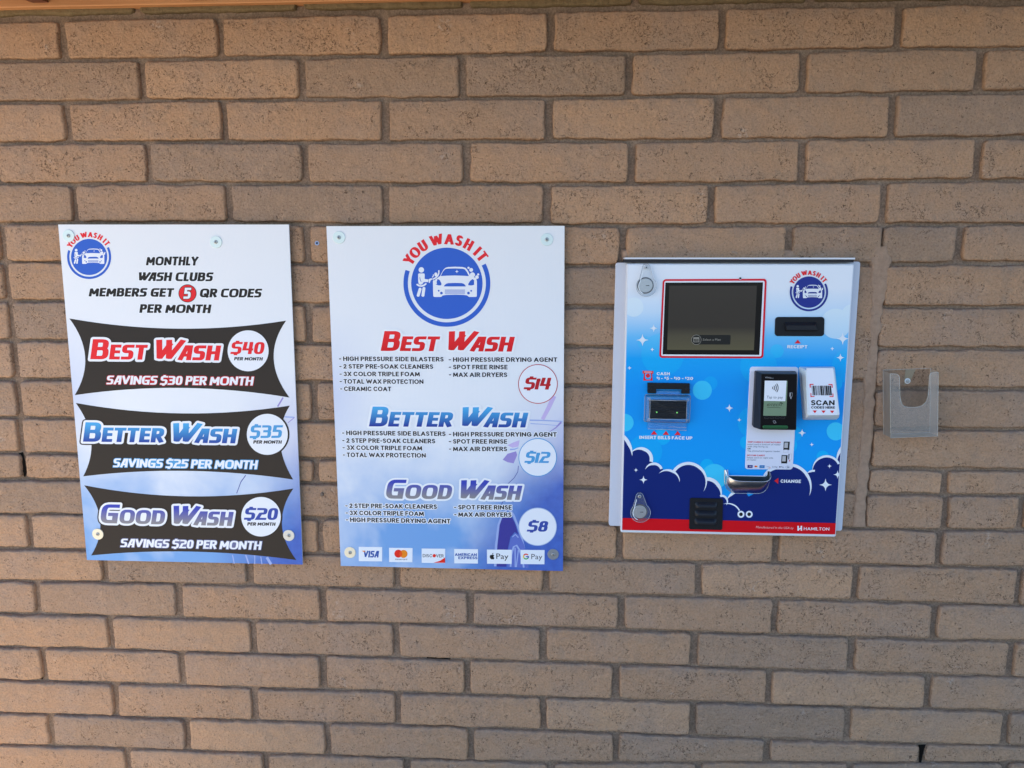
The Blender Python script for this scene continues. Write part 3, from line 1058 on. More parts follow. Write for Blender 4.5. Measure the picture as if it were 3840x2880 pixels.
def washer(name_at, c, r, tint, label, base=PD):
    """flat steel washer with a pan head screw"""
    x, z = W(*c, base)
    rr = abs(W(c[0] + r, c[1], base)[0] - x)
    t = thing('screw_washer', label, 'washer', V(x, z, base), 'steel washers holding the posters')
    m_ = MB()
    a = circ(x, z, rr, 40)
    m_.slab(a, base - .0005, base + .0016, tint, r=.0006, k=2)
    m_.build('washer_disc', t)
    m_ = MB()
    m_.slab(circ(x, z, rr * .31, 24), base + .0012, base + .0042, screwm, r=.0022, k=4)
    s = rr * .31
    m_.poly([(x - s * .55, z - s * .12), (x + s * .55, z - s * .12), (x + s * .55, z + s * .12), (x - s * .55, z + s * .12)], base + .0044, darkm)
    m_.poly([(x - s * .12, z - s * .55), (x + s * .12, z - s * .55), (x + s * .12, z + s * .55), (x - s * .12, z + s * .55)], base + .00445, darkm)
    m_.build('screw', t)

screwm = mat('screw_steel', (.42, .43, .42, 1), .4, .8)
darkm = mat('screw_slot_shadow', (.05, .05, .05, 1), .6)
zinc_a = mat('zinc_washer', (.66, .74, .70, 1), .42, .45)
zinc_b = mat('yellowed_zinc_washer', (.78, .72, .55, 1), .42, .35)
zinc_c = mat('dull_zinc_washer', (.62, .61, .56, 1), .45, .4)
zinc_d = mat('dark_zinc_washer', (.30, .32, .34, 1), .42, .6)

# ------------------------------------------------------------------ membership poster (left)
A1, A2 = Z(180, 800, 2.212), Z(180, 1450, 2.212)
q1 = [(218, 842), (1083, 842), (1135, 2117), (326, 2100)]
club = thing('membership_poster', 'poster of monthly wash clubs with three black banners, nearest the left edge', 'poster', V(*W(730, 2108, PD), PD))
p1m = poster_mat('club_poster_print', 3.1, .0, .55)
board(club, q1, p1m)
D = PD + .0003
logo(club, A1(341, 362), 150 / 2.212, D, logob)
m = MB()
text(m, 'MONTHLY', A1(812, 431), A1(1240, 433), 73 / 2.212, D, ink, 'disp', [(.09, halo)])
text(m, 'WASH CLUBS', A1(745, 561), A1(1362, 563), 72 / 2.212, D, ink, 'disp', [(.09, halo)])
text(m, 'MEMBERS GET', A1(337, 689), A1(1036, 693), 71 / 2.212, D, ink, 'disp', [(.09, halo)])
text(m, 'QR CODES', A1(1255, 696), A1(1765, 698), 72 / 2.212, D, ink, 'disp', [(.09, halo)])
text(m, 'PER MONTH', A1(757, 825), A1(1345, 828), 71 / 2.212, D, ink, 'disp', [(.09, halo)])
m.build('title_lettering', club)
m = MB()
m.poly(pw(pcirc(A1(1157, 664), 75 / 2.212), D), D - .0001, ink)
m.poly(pw(pcirc(A1(1157, 664), 70 / 2.212), D), D, red)
text(m, '5', A1(1122, 709), A1(1180, 709), 92 / 2.212, D + .0004, white, 'disp', [(.05, ink)])
m.build('number_badge', club)

def banner(F, pts, head, hl, hr, hh, hm, circ_c, circ_r, price, pl, pr, ph, pm, per_l, per_r, sav, sl_, sr, sh_, so):
    m_ = MB()
    d = D
    m_.poly(pw(curve4(*[F(*p) for p in pts]), d), d, bannerm)
    b = m_.build('banner', club)
    m_ = MB()
    text(m_, head, F(*hl), F(*hr), hh / 2.212, d + .0008, hm, 'head', [(.11, white), (.17, bannerm)])
    m_.build('heading', b)
    m_ = MB()
    m_.poly(pw(pcirc(F(*circ_c), (circ_r + 13) / 2.212), d), d + .0002, bannerm)
    m_.poly(pw(pcirc(F(*circ_c), circ_r / 2.212), d), d + .0009, white)
    text(m_, price, F(*pl), F(*pr), ph / 2.212, d + .0011, pm, 'head')
    text(m_, 'PER MONTH', F(*per_l), F(*per_r), 27 / 2.212, d + .0011, ink, 'disp')
    m_.build('price_badge', b)
    m_ = MB()
    text(m_, sav, F(*sl_), F(*sr), sh_ / 2.212, d + .0008, white, 'head', [(.07, so)])
    m_.build('savings_lettering', b)
bannerm = mat('charcoal_banner_ink', alb(40, 38, 38), .38)
banner(A1, [(177, 872), (1080, 957), (1975, 890), (1872, 1205), (2003, 1528), (1110, 1448), (222, 1508), (308, 1190)],
       'Best Wash', (350, 1210), (1415, 1221), 166, red, (1661, 1140), 170, '$40', (1512, 1167), (1785, 1168), 100, red, (1543, 1219), (1778, 1221),
       'SAVINGS $30 PER MONTH', (484, 1418), (1698, 1428), 72, dred)
banner(A2, [(230, 135), (1120, 222), (2006, 157), (1925, 450), (2033, 770), (1150, 698), (292, 744), (358, 440)],
       'Better Wash', (290, 456), (1550, 470), 160, g_blue, (1820, 395), 170, '$35', (1672, 427), (1935, 425), 105, lblue, (1702, 472), (1936, 473),
       'SAVINGS $25 PER MONTH', (540, 667), (1732, 684), 71, lblue)
banner(A2, [(300, 818), (1165, 910), (2035, 845), (1940, 1140), (2060, 1438), (1190, 1368), (358, 1400), (433, 1110)],
       'Good Wash', (430, 1131), (1520, 1156), 156, g_good, (1768, 1078), 164, '$20', (1625, 1104), (1898, 1106), 98, nblue, (1652, 1152), (1884, 1154),
       'SAVINGS $20 PER MONTH', (600, 1330), (1765, 1353), 69, greyb)
# faint shapes of the printed car behind the banners
carl = mat('pale_car_print', alb(140, 166, 226), .4)
card_ = mat('violet_car_print', alb(138, 134, 206), .4)
carn = mat('dark_car_print', alb(70, 80, 160), .4)
m = MB()
dc = PD + .00012
for (x, y), (x1, y1), w, mm2 in (((1530, 1395), (1545, 1468), 9, carl), ((1640, 1395), (1665, 1470), 12, carl), ((1715, 1400), (1715, 1472), 8, carl), ((1765, 1410), (1775, 1474), 8, carl), ((1815, 1415), (1850, 1474), 22, carl),
                            ((1960, 250), (2045, 255), 10, carl), ((2045, 255), (1990, 300), 6, card_), ((1640, 735), (1600, 790), 7, carn), ((1600, 790), (1565, 885), 6, carn), ((1950, 90), (1905, 165), 12, card_)):
    a, b = A2(x, y), A2(x1, y1)
    l = math.hypot(b[0] - a[0], b[1] - a[1])
    nx, ny = -(b[1] - a[1]) / l * w / 4.4, (b[0] - a[0]) / l * w / 4.4
    m = MB()
    m.poly(pw([(a[0] + nx, a[1] + ny), (b[0] + nx, b[1] + ny), (b[0] - nx, b[1] - ny), (a[0] - nx, a[1] - ny)], dc), dc, mm2)
    dc += .00001
    m.build('printed_car_line', club)
washer(club, A1(172, 186), 48 / 2.212, zinc_a, 'steel washer with screw over the red logo lettering at a poster corner', PD + .0006)
washer(club, A1(1394, 238), 49 / 2.212, zinc_a, 'steel washer with screw above the words MONTHLY, left of centre on blank board', PD + .0003)
washer(club, A2(415, 1222), 46 / 2.212, zinc_b, 'yellowish washer with screw overlapping the left end of the lowest black banner', PD + .0008)
washer(club, A2(1998, 1233), 47 / 2.212, zinc_c, 'cream washer with screw overlapping the right end of the lowest black banner', PD + .0008)

# ------------------------------------------------------------------ price poster (centre)
B1, B2 = Z(1180, 820, 2.212), Z(1180, 1480, 2.212)
q2 = [(1224, 848), (2117, 847), (2111, 2141), (1278, 2122)]
price = thing('price_poster', 'poster of wash prices $14, $12 and $8 under a large round logo', 'poster', V(*W(1700, 2132, PD), PD))
p2m = poster_mat('price_poster_print', 11.7, .0, .44)
board(price, q2, p2m)
logo(price, (1480 + 812 / 4.1475, 850 + 881 / 4.1475), 555 / 4.1475, D, logob)
def heading(s, a, b, h, hm, F, ho):
    m_ = MB()
    text(m_, s, F(*a), F(*b), h / 2.212, D + .0006, hm, 'head', [(.10, ho)])
    m_.build('heading', price)
heading('Best Wash', (547, 1097), (1632, 1103), 165, g_red, B1, halo)
heading('Better Wash', (450, 263), (1745, 272), 164, g_blue, B2, halo)
heading('Good Wash', (583, 862), (1697, 873), 158, g_good, B2, halo)
def bullets(rows, F):
    m_ = MB()
    for s, x0, y0, x1, y1 in rows:
        text(m_, s, F(x0, y0), F(x1, y1), 37 / 2.212, D + .0004, ink, 'bold', [(.16, white)])
    m_.build('bullet_list', price)
bullets([('- HIGH PRESSURE SIDE BLASTERS', 202, 1180, 1070, 1185), ('- 2 STEP PRE-SOAK CLEANERS', 205, 1243, 983, 1246), ('- 3X COLOR TRIPLE FOAM', 207, 1306, 873, 1308), ('- TOTAL WAX PROTECTION', 208, 1368, 903, 1371), ('- CERAMIC COAT', 212, 1429, 635, 1431)], B1)
bullets([('- HIGH PRESSURE DRYING AGENT', 1112, 1187, 2012, 1188), ('- SPOT FREE RINSE', 1113, 1249, 1600, 1250), ('- MAX AIR DRYERS', 1114, 1312, 1597, 1313)], B1)
bullets([('- HIGH PRESSURE SIDE BLASTERS', 228, 335, 1086, 343), ('- 2 STEP PRE-SOAK CLEANERS', 230, 398, 1000, 404), ('- 3X COLOR TRIPLE FOAM', 232, 457, 892, 463), ('- TOTAL WAX PROTECTION', 234, 517, 922, 523)], B2)
bullets([('- HIGH PRESSURE DRYING AGENT', 1113, 346, 2008, 349), ('- SPOT FREE RINSE', 1113, 406, 1597, 407), ('- MAX AIR DRYERS', 1114, 468, 1596, 469)], B2)
bullets([('- 2 STEP PRE-SOAK CLEANERS', 256, 939, 1014, 948), ('- 3X COLOR TRIPLE FOAM', 258, 998, 906, 1006), ('- HIGH PRESSURE DRYING AGENT', 260, 1055, 1126, 1069)], B2)
bullets([('- SPOT FREE RINSE', 1157, 952, 1635, 954), ('- MAX AIR DRYERS', 1158, 1012, 1633, 1014)], B2)
def badge(F, c, r, s, a, b, h, pm, ring):
    m_ = MB()
    m_.poly(pw(pcirc(F(*c), r / 2.212), D), D + .0004, ring)
    m_.poly(pw(pcirc(F(*c), (r - 6) / 2.212), D), D + .0005, white)
    text(m_, s, F(*a), F(*b), h / 2.212, D + .0007, pm, 'head')
    m_.build('price_badge', price)
badge(B1, (1852, 1371), 164, '$14', (1733, 1415), (1948, 1418), 98, dred, dred)
badge(B2, (1850, 520), 159, '$12', (1739, 565), (1940, 567), 92, lblue, lblue)
badge(B2, (1850, 1095), 159, '$8', (1759, 1135), (1924, 1137), 88, nblue, mat('pale_ring_ink', alb(150, 180, 225), .4))
# payment card marks along the foot
cardw = mat('card_white_ink', alb(206, 224, 246), .4)
orange = mat('orange_ink', alb(240, 130, 30), .4)
mcr = mat('card_red_ink', alb(205, 40, 30), .4)
visab = mat('card_blue_ink', alb(38, 78, 165), .4)
cyanb = mat('card_cyan_ink', alb(30, 120, 190), .4)
gry = mat('grey_ink', alb(80, 84, 92), .4)
def cardmark(name, x0, y0, x1, y1, fn):
    m_ = MB()
    d = D + .0002
    m_.poly(pw([B2(x0, y0), B2(x1, y0 + 2), B2(x1 - 1, y1 + 2), B2(x0 + 1, y1)], d), d, cardw)
    fn(m_, d + .0002)
    m_.build(name, price)
def c_visa(m_, d):
    text(m_, 'VISA', B2(402, 1350), B2(528, 1351), 55 / 2.212, d, visab, 'disp')
    m_.poly(pw([B2(388, 1294), B2(416, 1294), B2(414, 1308)], d), d + .0001, orange)
cardmark('card_mark', 365, 1262, 560, 1381, c_visa)
def c_mc(m_, d):
    m_.poly(pw(pcirc(B2(694, 1319), 33 / 2.212, 30), d), d, mcr)
    m_.poly(pw(pcirc(B2(737, 1321), 33 / 2.212, 30), d), d + .0001, orange)
    m_.poly(pw([B2(715, 1296), B2(724, 1308), B2(727, 1320), B2(724, 1333), B2(715, 1344), B2(707, 1333), B2(704, 1320), B2(707, 1308)], d), d + .0002, mat('card_vermilion_ink', alb(225, 80, 25), .4))
    btext(m_, 'mastercard', B2(668, 1370), B2(766, 1372), 13 / 2.212, d, ink)
cardmark('card_mark', 617, 1270, 812, 1388, c_mc)
def c_disc(m_, d):
    text(m_, 'DISC', B2(897, 1348), B2(975, 1349), 26 / 2.212, d, ink, 'thin')
    text(m_, 'VER', B2(1008, 1350), B2(1070, 1350), 26 / 2.212, d, ink, 'thin')
    m_.poly(pw(pcirc(B2(992, 1336), 14 / 2.212, 20), d), d, mcr)
    m_.poly(pw([B2(1082, 1350), B2(1082, 1395), B2(985, 1394), B2(1040, 1378)], d), d, mcr)
cardmark('card_mark', 887, 1276, 1083, 1395, c_disc)
def c_amex(m_, d):
    text(m_, 'AMERICAN', B2(1163, 1338), B2(1345, 1340), 24 / 2.212, d, visab, 'kiosk')
    text(m_, 'EXPRESS', B2(1192, 1364), B2(1350, 1365), 22 / 2.212, d, visab, 'kiosk')
cardmark('card_mark', 1157, 1280, 1355, 1399, c_amex)
def c_apple(m_, d):
    x, y = 1472, 1344
    pts = [(x - 2, y - 14), (x + 8, y - 18), (x + 17, y - 12), (x + 12, y - 3), (x + 14, y + 6), (x + 19, y + 10), (x + 12, y + 22), (x + 4, y + 21), (x - 4, y + 22), (x - 12, y + 19), (x - 20, y + 4), (x - 18, y - 10), (x - 10, y - 16)]
    m_.poly(pw([B2(*p) for p in pts], d), d, ink)
    m_.poly(pw([B2(x, y - 18), B2(x + 2, y - 27), B2(x + 10, y - 31), B2(x + 8, y - 22)], d), d + .0001, ink)
    btext(m_, 'Pay', B2(1507, 1362), B2(1607, 1364), 46 / 2.212, d, ink)
cardmark('card_mark', 1429, 1285, 1635, 1402, c_apple)
def c_g(m_, d):
    cx, cy, r, w = 1753, 1343, 20, 10
    for a0, a1, mm2 in ((40, 150, mcr), (150, 215, mat('yellow_ink', alb(250, 190, 20), .4)), (215, 320, mat('green_ink', alb(50, 160, 80), .4)), (320, 362, visab)):
        k = 10
        o_ = [(cx + (r + w / 2) * math.cos(math.radians(a0 + (a1 - a0) * i / k)), cy - (r + w / 2) * math.sin(math.radians(a0 + (a1 - a0) * i / k))) for i in range(k + 1)]
        i_ = [(cx + (r - w / 2) * math.cos(math.radians(a1 + (a0 - a1) * i / k)), cy - (r - w / 2) * math.sin(math.radians(a1 + (a0 - a1) * i / k))) for i in range(k + 1)]
        m_.poly(pw([B2(*p) for p in o_ + i_], d), d, mm2)
    m_.poly(pw([B2(cx, cy - 4), B2(cx + 24, cy - 4), B2(cx + 24, cy + 5), B2(cx, cy + 5)], d), d + .0001, visab)
    btext(m_, 'Pay', B2(1797, 1364), B2(1888, 1366), 44 / 2.212, d, gry)
cardmark('card_mark', 1708, 1287, 1907, 1405, c_g)
# faint printed car behind the text
m = MB()
dc = PD + .00012
def ribbon(pts, w0, w1, mm2, F):
    global dc
    k = len(pts)
    L_, R_ = [], []
    for i, p in enumerate(pts):
        a, b = pts[max(i - 1, 0)], pts[min(i + 1, k - 1)]
        l = math.hypot(b[0] - a[0], b[1] - a[1])
        w = w0 + (w1 - w0) * i / (k - 1)
        nx, ny = -(b[1] - a[1]) / l * w / 2, (b[0] - a[0]) / l * w / 2
        L_.append(F(p[0] + nx, p[1] + ny))
        R_.append(F(p[0] - nx, p[1] - ny))
    m.poly(pw(L_ + R_[::-1], dc), dc, mm2)
    dc += .000012
def blob(pts, mm2, F):
    global dc
    m.poly(pw([F(*p) for p in pts], dc), dc, mm2)
    dc += .000012
arch = mat('wheel_arch_print', alb(56, 58, 150), .4)
tyre = mat('tyre_print', alb(86, 108, 196), .4)
blob([(1485, 1400), (1500, 1200), (1520, 1080), (1560, 990), (1620, 985), (1660, 1060), (1690, 1160), (1660, 1140), (1625, 1180), (1600, 1290), (1590, 1428), (1485, 1424)], arch, B2)
ribbon([(1497, 1424), (1505, 1250), (1525, 1080), (1560, 985), (1610, 940)], 22, 14, carl, B2)
ribbon([(1618, 950), (1650, 1000), (1685, 1090), (1720, 1200), (1750, 1330), (1765, 1436)], 18, 16, carl, B2)
blob([(1600, 1430), (1605, 1300), (1625, 1200), (1660, 1148), (1700, 1165), (1735, 1240), (1765, 1340), (1775, 1436)], tyre, B2)
ribbon([(1625, 1428), (1632, 1330), (1650, 1262), (1675, 1250), (1700, 1290), (1722, 1360), (1735, 1434)], 14, 14, carl, B2)
ribbon([(1662, 1270), (1664, 1430)], 9, 9, carl, B2)
ribbon([(1690, 1290), (1672, 1430)], 9, 9, carl, B2)
ribbon([(1640, 1180), (1665, 1160), (1690, 1185)], 9, 9, carl, B2)
m.build('printed_wheel', price)
m = MB()
ribbon([(1785, 212), (1900, 214), (2055, 222)], 12, 8, carl, B2)
ribbon([(1790, 240), (1900, 246), (2030, 258)], 7, 4, carl, B2)
m.build('printed_trim', price)
m = MB()
ribbon([(2045, 228), (2000, 275), (1945, 310)], 16, 4, card_, B2)
ribbon([(1985, 10), (1940, 110), (1890, 205)], 40, 30, mat('pale_violet_print', alb(178, 172, 228), .4), B2)
m.build('printed_pillar', price)
m = MB()
ribbon([(1690, 590), (1685, 640), (1655, 690), (1600, 742)], 5, 5, carn, B2)
m.build('printed_door_line', price)
m = MB()
ribbon([(1575, 860), (1545, 920), (1520, 1000)], 5, 5, carn, B2)
m.build('printed_door_line', price)
m = MB()
blob([(1560, 540), (1600, 490), (1670, 470), (1680, 500), (1650, 570), (1600, 560)], card_, B2)
blob([(1600, 420), (1650, 395), (1700, 378), (1690, 430), (1640, 440)], mat('pale_violet_print'), B2)
ribbon([(1620, 455), (1660, 452), (1690, 440)], 14, 8, carl, B2)
m.build('printed_mirror', price)
washer(price, B1(202, 156), 51 / 2.212, zinc_a, 'steel washer with screw at the upper left of the price list poster, beside bare board')
washer(price, B1(1926, 173), 52 / 2.212, zinc_a, 'steel washer with screw right of the large round logo, nearest the kiosk lid')
washer(price, B2(294, 1308), 47 / 2.212, zinc_b, 'yellowish washer with screw left of the VISA mark')
washer(price, B2(1978, 1324), 47 / 2.212, zinc_d, 'dark grey washer with screw right of the G Pay mark')

# ------------------------------------------------------------------ small fixings in the brick
def anchor():
    c = B1(20, 203)
    x, z = W(*c, .001)
    m_ = MB()
    bl = mat('blue_plastic', (.12, .22, .5, 1), .4)
    t = thing('wall_anchor', 'small blue plastic anchor in a brick between the two posters', 'wall anchor', V(x, z, 0))
    ring = circ(x, z, .0056, 24)
    m_.prism(ring, -.004, ring, .0022, mat('pale_blue_plastic', (.32, .4, .6, 1), .4), cap=True)
    m_.build('collar', t)
    m_ = MB()
    m_.poly(circ(x, z, .0031, 16), .0024, mat('anchor_hole', (.02, .05, .1, 1), .6))
    m_.build('hole', t)
anchor()
c = B2(60, 828)
x, z = W(*c, .002)
m = MB()
m.slab(circ(x, z, .0052, 20), -.003, .006, mat('painted_screw', (.2, .14, .1, 1), .7), r=.003, k=3)
tag(m.build('wall_screw'), 'brown painted screw head in a brick between the two posters, near their foot', 'screw')

# ------------------------------------------------------------------ payment kiosk
FD, DD = .012, .036                          # flange face, door face
K1, K2, K3, K4 = Z(2250, 920, 2.7646), Z(2700, 920, 2.7646), Z(2250, 1460, 2.7646), Z(2700, 1460, 2.7646)
kiosk = thing('payment_kiosk', 'blue and white car wash payment kiosk set into the brick wall', 'payment kiosk', V(1.6985, -.34, 0))
steel = mat('white_painted_steel', (.70, .71, .74, 1), .35)
flm = mat('flange_steel', (.60, .61, .66, 1), .42)
m = MB()
fl = [W(2283, 1972, FD), W(3158, 1991, FD), W(3227, 981, FD), W(2309, 985, FD)]
m.slab(rrect(fl, .006), -.004, FD, flm, r=.0012, k=2)
m.build('flange', kiosk)
# drip lid along the top
m = MB()
x0, x1 = W(2341, 975, .03)[0], W(3200, 965, .03)[0]
zt = W(2750, 966, .03)[1]
m.box(x0, x1, zt - .004, zt, -.003, .042, steel)
m.box(x0, x1, zt - .0115, zt - .004, -.003, .034, mat('lid_shadow_gap', (.03, .03, .035, 1), .6))
m.build('drip_lid', kiosk)
# door
dx0, dx1 = W(2338, 1500, .03)[0], None
dq = [W(2331, 1996, DD), W(3134, 2016, DD), W(3206, 986, DD), W(2347, 992, DD)]
cx = [(dq[0][0] + dq[3][0]) / 2, (dq[1][0] + dq[2][0]) / 2]
cz = [(dq[0][1] + dq[1][1]) / 2, (dq[2][1] + dq[3][1]) / 2]
DOOR = [(cx[0], cz[0]), (cx[1], cz[0]), (cx[1], cz[1]), (cx[0], cz[1])]
m = MB()
m.slab(rrect(DOOR, .004), FD - .002, DD, steel, r=.0035, k=4)
door = m.build('door', kiosk)
PR = [(DOOR[0][0] + .0036, W(2335, 1986.5, DD)[1]), (DOOR[1][0] - .0036, W(2335, 1986.5, DD)[1]), (DOOR[2][0] - .0036, DOOR[2][1] - .0036), (DOOR[3][0] + .0036, DOOR[3][1] - .0036)]

# printed door art: white to blue gradient by height on the door
GZ0, GZ1 = PR[0][1] + H0, PR[2][1] + H0
def artmat(name, mixc=None, f=0.0):
    m_ = mat(name, (1, 1, 1, 1), .3)
    k = N(m_)
    z = k.n('ShaderNodeSeparateXYZ', {0: k.pos()}).outputs[2]
    t = k.math('DIVIDE', k.math('SUBTRACT', z, GZ0), GZ1 - GZ0)
    c = k.ramp(t, [(.0, alb(0, 146, 240)), (.30, alb(0, 148, 240)), (.55, alb(0, 143, 240)), (.66, alb(14, 156, 242)), (.74, alb(96, 182, 245)), (.83, alb(178, 212, 247)), (.92, alb(206, 224, 247)), (1, alb(206, 224, 247))])
    if mixc:
        c = k.mix(f, c, mixc)
    k.link(c, k.b.inputs['Base Color'])
    return m_
art = artmat('door_art_gradient')
cyan = alb(0, 190, 255)
bub = [artmat('bubble_faint', cyan, .25), artmat('bubble_mid', cyan, .45), artmat('bubble_bright', alb(60, 200, 255), .75), artmat('bubble_pale', alb(200, 228, 250), .62)]
m = MB()
e = .00002
m.poly(rrect(PR, .002), DD + .0003, art)
lev = [DD + .0004]
def bubble(F, x, y, r, k):
    m.poly(pw(pcirc(F(x, y), r / 2.7646, 48), DD), lev[0], bub[k], clip=PR)
    lev[0] += e
for F, x, y, r, k in ((K1, 350, 640, 100, 3), (K1, 650, 1130, 222, 0), (K1, 460, 1010, 70, 0), (K1, 1145, 1430, 72, 0), (K1, 1060, 1502, 99, 2),
                      (K2, 1200, 812, 156, 3), (K2, 1370, 722, 112, 3), (K2, 590, 1095, 70, 1), (K2, 1340, 1250, 180, 0), (K2, 400, 1250, 190, 0), (K2, 1185, 1430, 82, 1),
                      (K3, 257, 344, 92, 2), (K3, 645, 490, 85, 1), (K3, 470, 640, 175, 0), (K3, 1110, 790, 70, 1), (K3, 1185, 905, 133, 2), (K3, 1590, 340, 165, 0), (K3, 1520, 550, 70, 1),
                      (K4, 1198, 435, 94, 2), (K4, 1065, 700, 66, 1), (K4, 720, 580, 80, 1), (K4, 770, 460, 80, 0)):
    bubble(F, x, y, r, k)
# dark clouds
navy = mat('cloud_navy_ink', alb(0, 34, 112), .3)
cw = mat('cloud_white_ink', alb(205, 224, 250), .3)
d1 = DD + .00100
K3of = lambda p: (p[0] + (2700 - 2250) * 2.7646, p[1])       # K4 drawing units to K3 drawing units
C3 = [((95, 655), 240), ((426, 722), 123), ((560, 852), 94), ((704, 948), 121), ((915, 945), 193), ((1108, 1064), 154), ((1263, 1156), 63)]
C4 = [((600, 960), 166), ((715, 1000), 232), ((965, 905), 72), ((1105, 830), 148), ((1402, 720), 196), ((190, 1165), 118), ((1290, 800), 70)]
allc = C3 + [(K3of(c), r) for c, r in C4]
polys = [pw(pcirc(K3(*c), r / 2.7646, 56), DD) for c, r in allc]
fillp = [(150, 760), (330, 700), (520, 800), (680, 870), (915, 800), (1080, 960), (1240, 1060), (1262, 1180), (1330, 1185), (1400, 1215), (1440, 1250), (1500, 1130), (1700, 1030), (1850, 900), (2100, 880), (2260, 900), (2480, 780), (2560, 700), (2600, 720), (2600, 1400), (150, 1400)]
polys.append(pw([K3(*p) for p in fillp], DD))
polys = [p for p in (clipper(q if sum(q[i - 1][0] * q[i][1] - q[i][0] * q[i - 1][1] for i in range(len(q))) > 0 else q[::-1], PR) for q in polys) if len(p) > 2]
vs, fs = union(polys, fill=True)
m.tris(vs, fs, d1, navy)
lev2 = [d1 + .0002]
def crescent(c, r, a0, a1, w, t0=1, t1=1, K=K3, inside=True):
    """white rim from angle a0 to a1 (degrees, counter-clockwise on screen), tapering to points at t=1 ends"""
    k = 26
    o_, i_ = [], []
    for i in range(k + 1):
        t = i / k
        a = math.radians(a0 + (a1 - a0) * t)
        tp = 1.0
        if t0:
            tp *= min(1, t / .45) ** .8
        if t1:
            tp *= min(1, (1 - t) / .45) ** .8
        ww = w * tp
        o_.append((c[0] + (r + 1) * math.cos(a), c[1] - (r + 1) * math.sin(a)))
        i_.append((c[0] + (r - ww) * math.cos(a), c[1] - (r - ww) * math.sin(a)))
    pts = pw([K(*p) for p in o_ + i_[::-1]], DD)
    if sum(pts[i - 1][0] * pts[i][1] - pts[i][0] * pts[i - 1][1] for i in range(len(pts))) < 0:
        pts = pts[::-1]
    m.poly(pts, lev2[0], cw, clip=PR)
    lev2[0] += e
crescent((95, 655), 240, 62, -8, 36, 0, 1)
crescent((426, 722), 123, 145, -15, 34, 1, 0)
crescent((560, 852), 94, 165, 20, 26, 1, 0)
crescent((704, 948), 121, 140, -5, 24, 1, 1)
crescent((915, 945), 193, 150, -35, 30, 0, 1)
crescent((1108, 1064), 154, 95, -20, 36, 0, 1)
crescent((1263, 1156), 63, 110, -45, 20, 0, 1)
crescent((1330, 1310), 132, 112, 25, 13, 1, 0)
crescent((190, 1165), 118, 165, 100, 26, 1, 0, K4)
crescent((600, 960), 166, 165, 100, 34, 1, 0, K4)
crescent((715, 1000), 232, 95, -25, 30, 0, 1, K4)
crescent((965, 905), 72, 150, 75, 20, 1, 0, K4)
crescent((1105, 830), 148, 185, 25, 22, 1, 0, K4)
crescent((1402, 720), 196, 122, 190, 28, 0, 1, K4)
def star(F, x, y, r):
    pts = []
    for i in range(32):
        a = 2 * math.pi * i / 32
        rr = r / (abs(math.cos(a)) ** .55 + abs(math.sin(a)) ** .55) ** (1 / .55)
        pts.append(F(x + rr * math.cos(a), y - rr * math.sin(a)))
    m.poly(pw(pts, DD), lev2[0], cw, clip=PR)
    lev2[0] += e
for F, x, y, r in ((K1, 556, 859, 42), (K1, 440, 981, 64), (K1, 541, 1079, 23), (K1, 305, 1270, 23), (K3, 1340, 193, 42), (K3, 1443, 316, 23), (K3, 372, 835, 23), (K3, 450, 936, 42),
                   (K2, 1270, 967, 66), (K2, 1162, 1070, 23), (K2, 1246, 1163, 42), (K4, 849, 450, 42), (K4, 949, 571, 23), (K4, 1133, 794, 24), (K4, 1217, 882, 44), (K4, 1092, 988, 66)):
    star(F, x, y, r)
band = mat('red_band_ink', alb(190, 4, 28), .3)
zb = W(*K3(1000, 1346), DD)[1]
m.poly([(PR[0][0], PR[0][1]), (PR[1][0], PR[1][1]), (PR[1][0], W(*K4(1207, 1385), DD)[1]), (PR[0][0], W(*K3(217, 1331), DD)[1])], d1 + .0010, band)
for x in (1460, 1545):
    m.poly(pw(pcirc(K3(x, 1293), 36 / 2.7646, 30), DD), lev2[0], cw)
    m.poly(pw(pcirc(K3(x, 1293), 19 / 2.7646, 24), DD), lev2[0] + e, ink)
m.build('door_print', door)
logo(door, K2(922, 485), 163 / 2.7646, DD + .0013, logon)

# lettering on the door
T = DD + .0016
m = MB()
text(m, 'CASH', K1(588, 1346), K1(722, 1347), 31 / 2.7646, T, white, 'kiosk')
text(m, '~1 - ~5 - ~10 - ~20', K1(586, 1394), K1(964, 1396), 31 / 2.7646, T, white, 'kiosk')
m.build('cash_lettering', door)
m = MB()
text(m, 'INSERT BILLS FACE UP', K3(408, 513), K3(957, 522), 33 / 2.7646, T, white, 'kiosk')
m.build('bills_lettering', door)
m = MB()
text(m, 'RECEIPT', K2(697, 1067), K2(905, 1068), 33 / 2.7646, T, white, 'kiosk')
m.build('receipt_lettering', door)
m = MB()
text(m, 'CHANGE', K4(627, 968), K4(838, 971), 34 / 2.7646, T, white, 'kiosk')
m.build('change_lettering', door)
for F, tri in ((K2, [(806, 978), (773, 1017), (838, 1017)]), (K4, [(562, 948), (605, 918), (603, 980)]), (K3, [(560, 428), (527, 470), (595, 470)]), (K3, [(684, 430), (650, 473), (716, 473)]), (K3, [(805, 432), (771, 475), (838, 475)])):
    m = MB()
    m.poly(pw([F(*p) for p in tri], T), T, red)
    m.build('arrow', door)
m = MB()
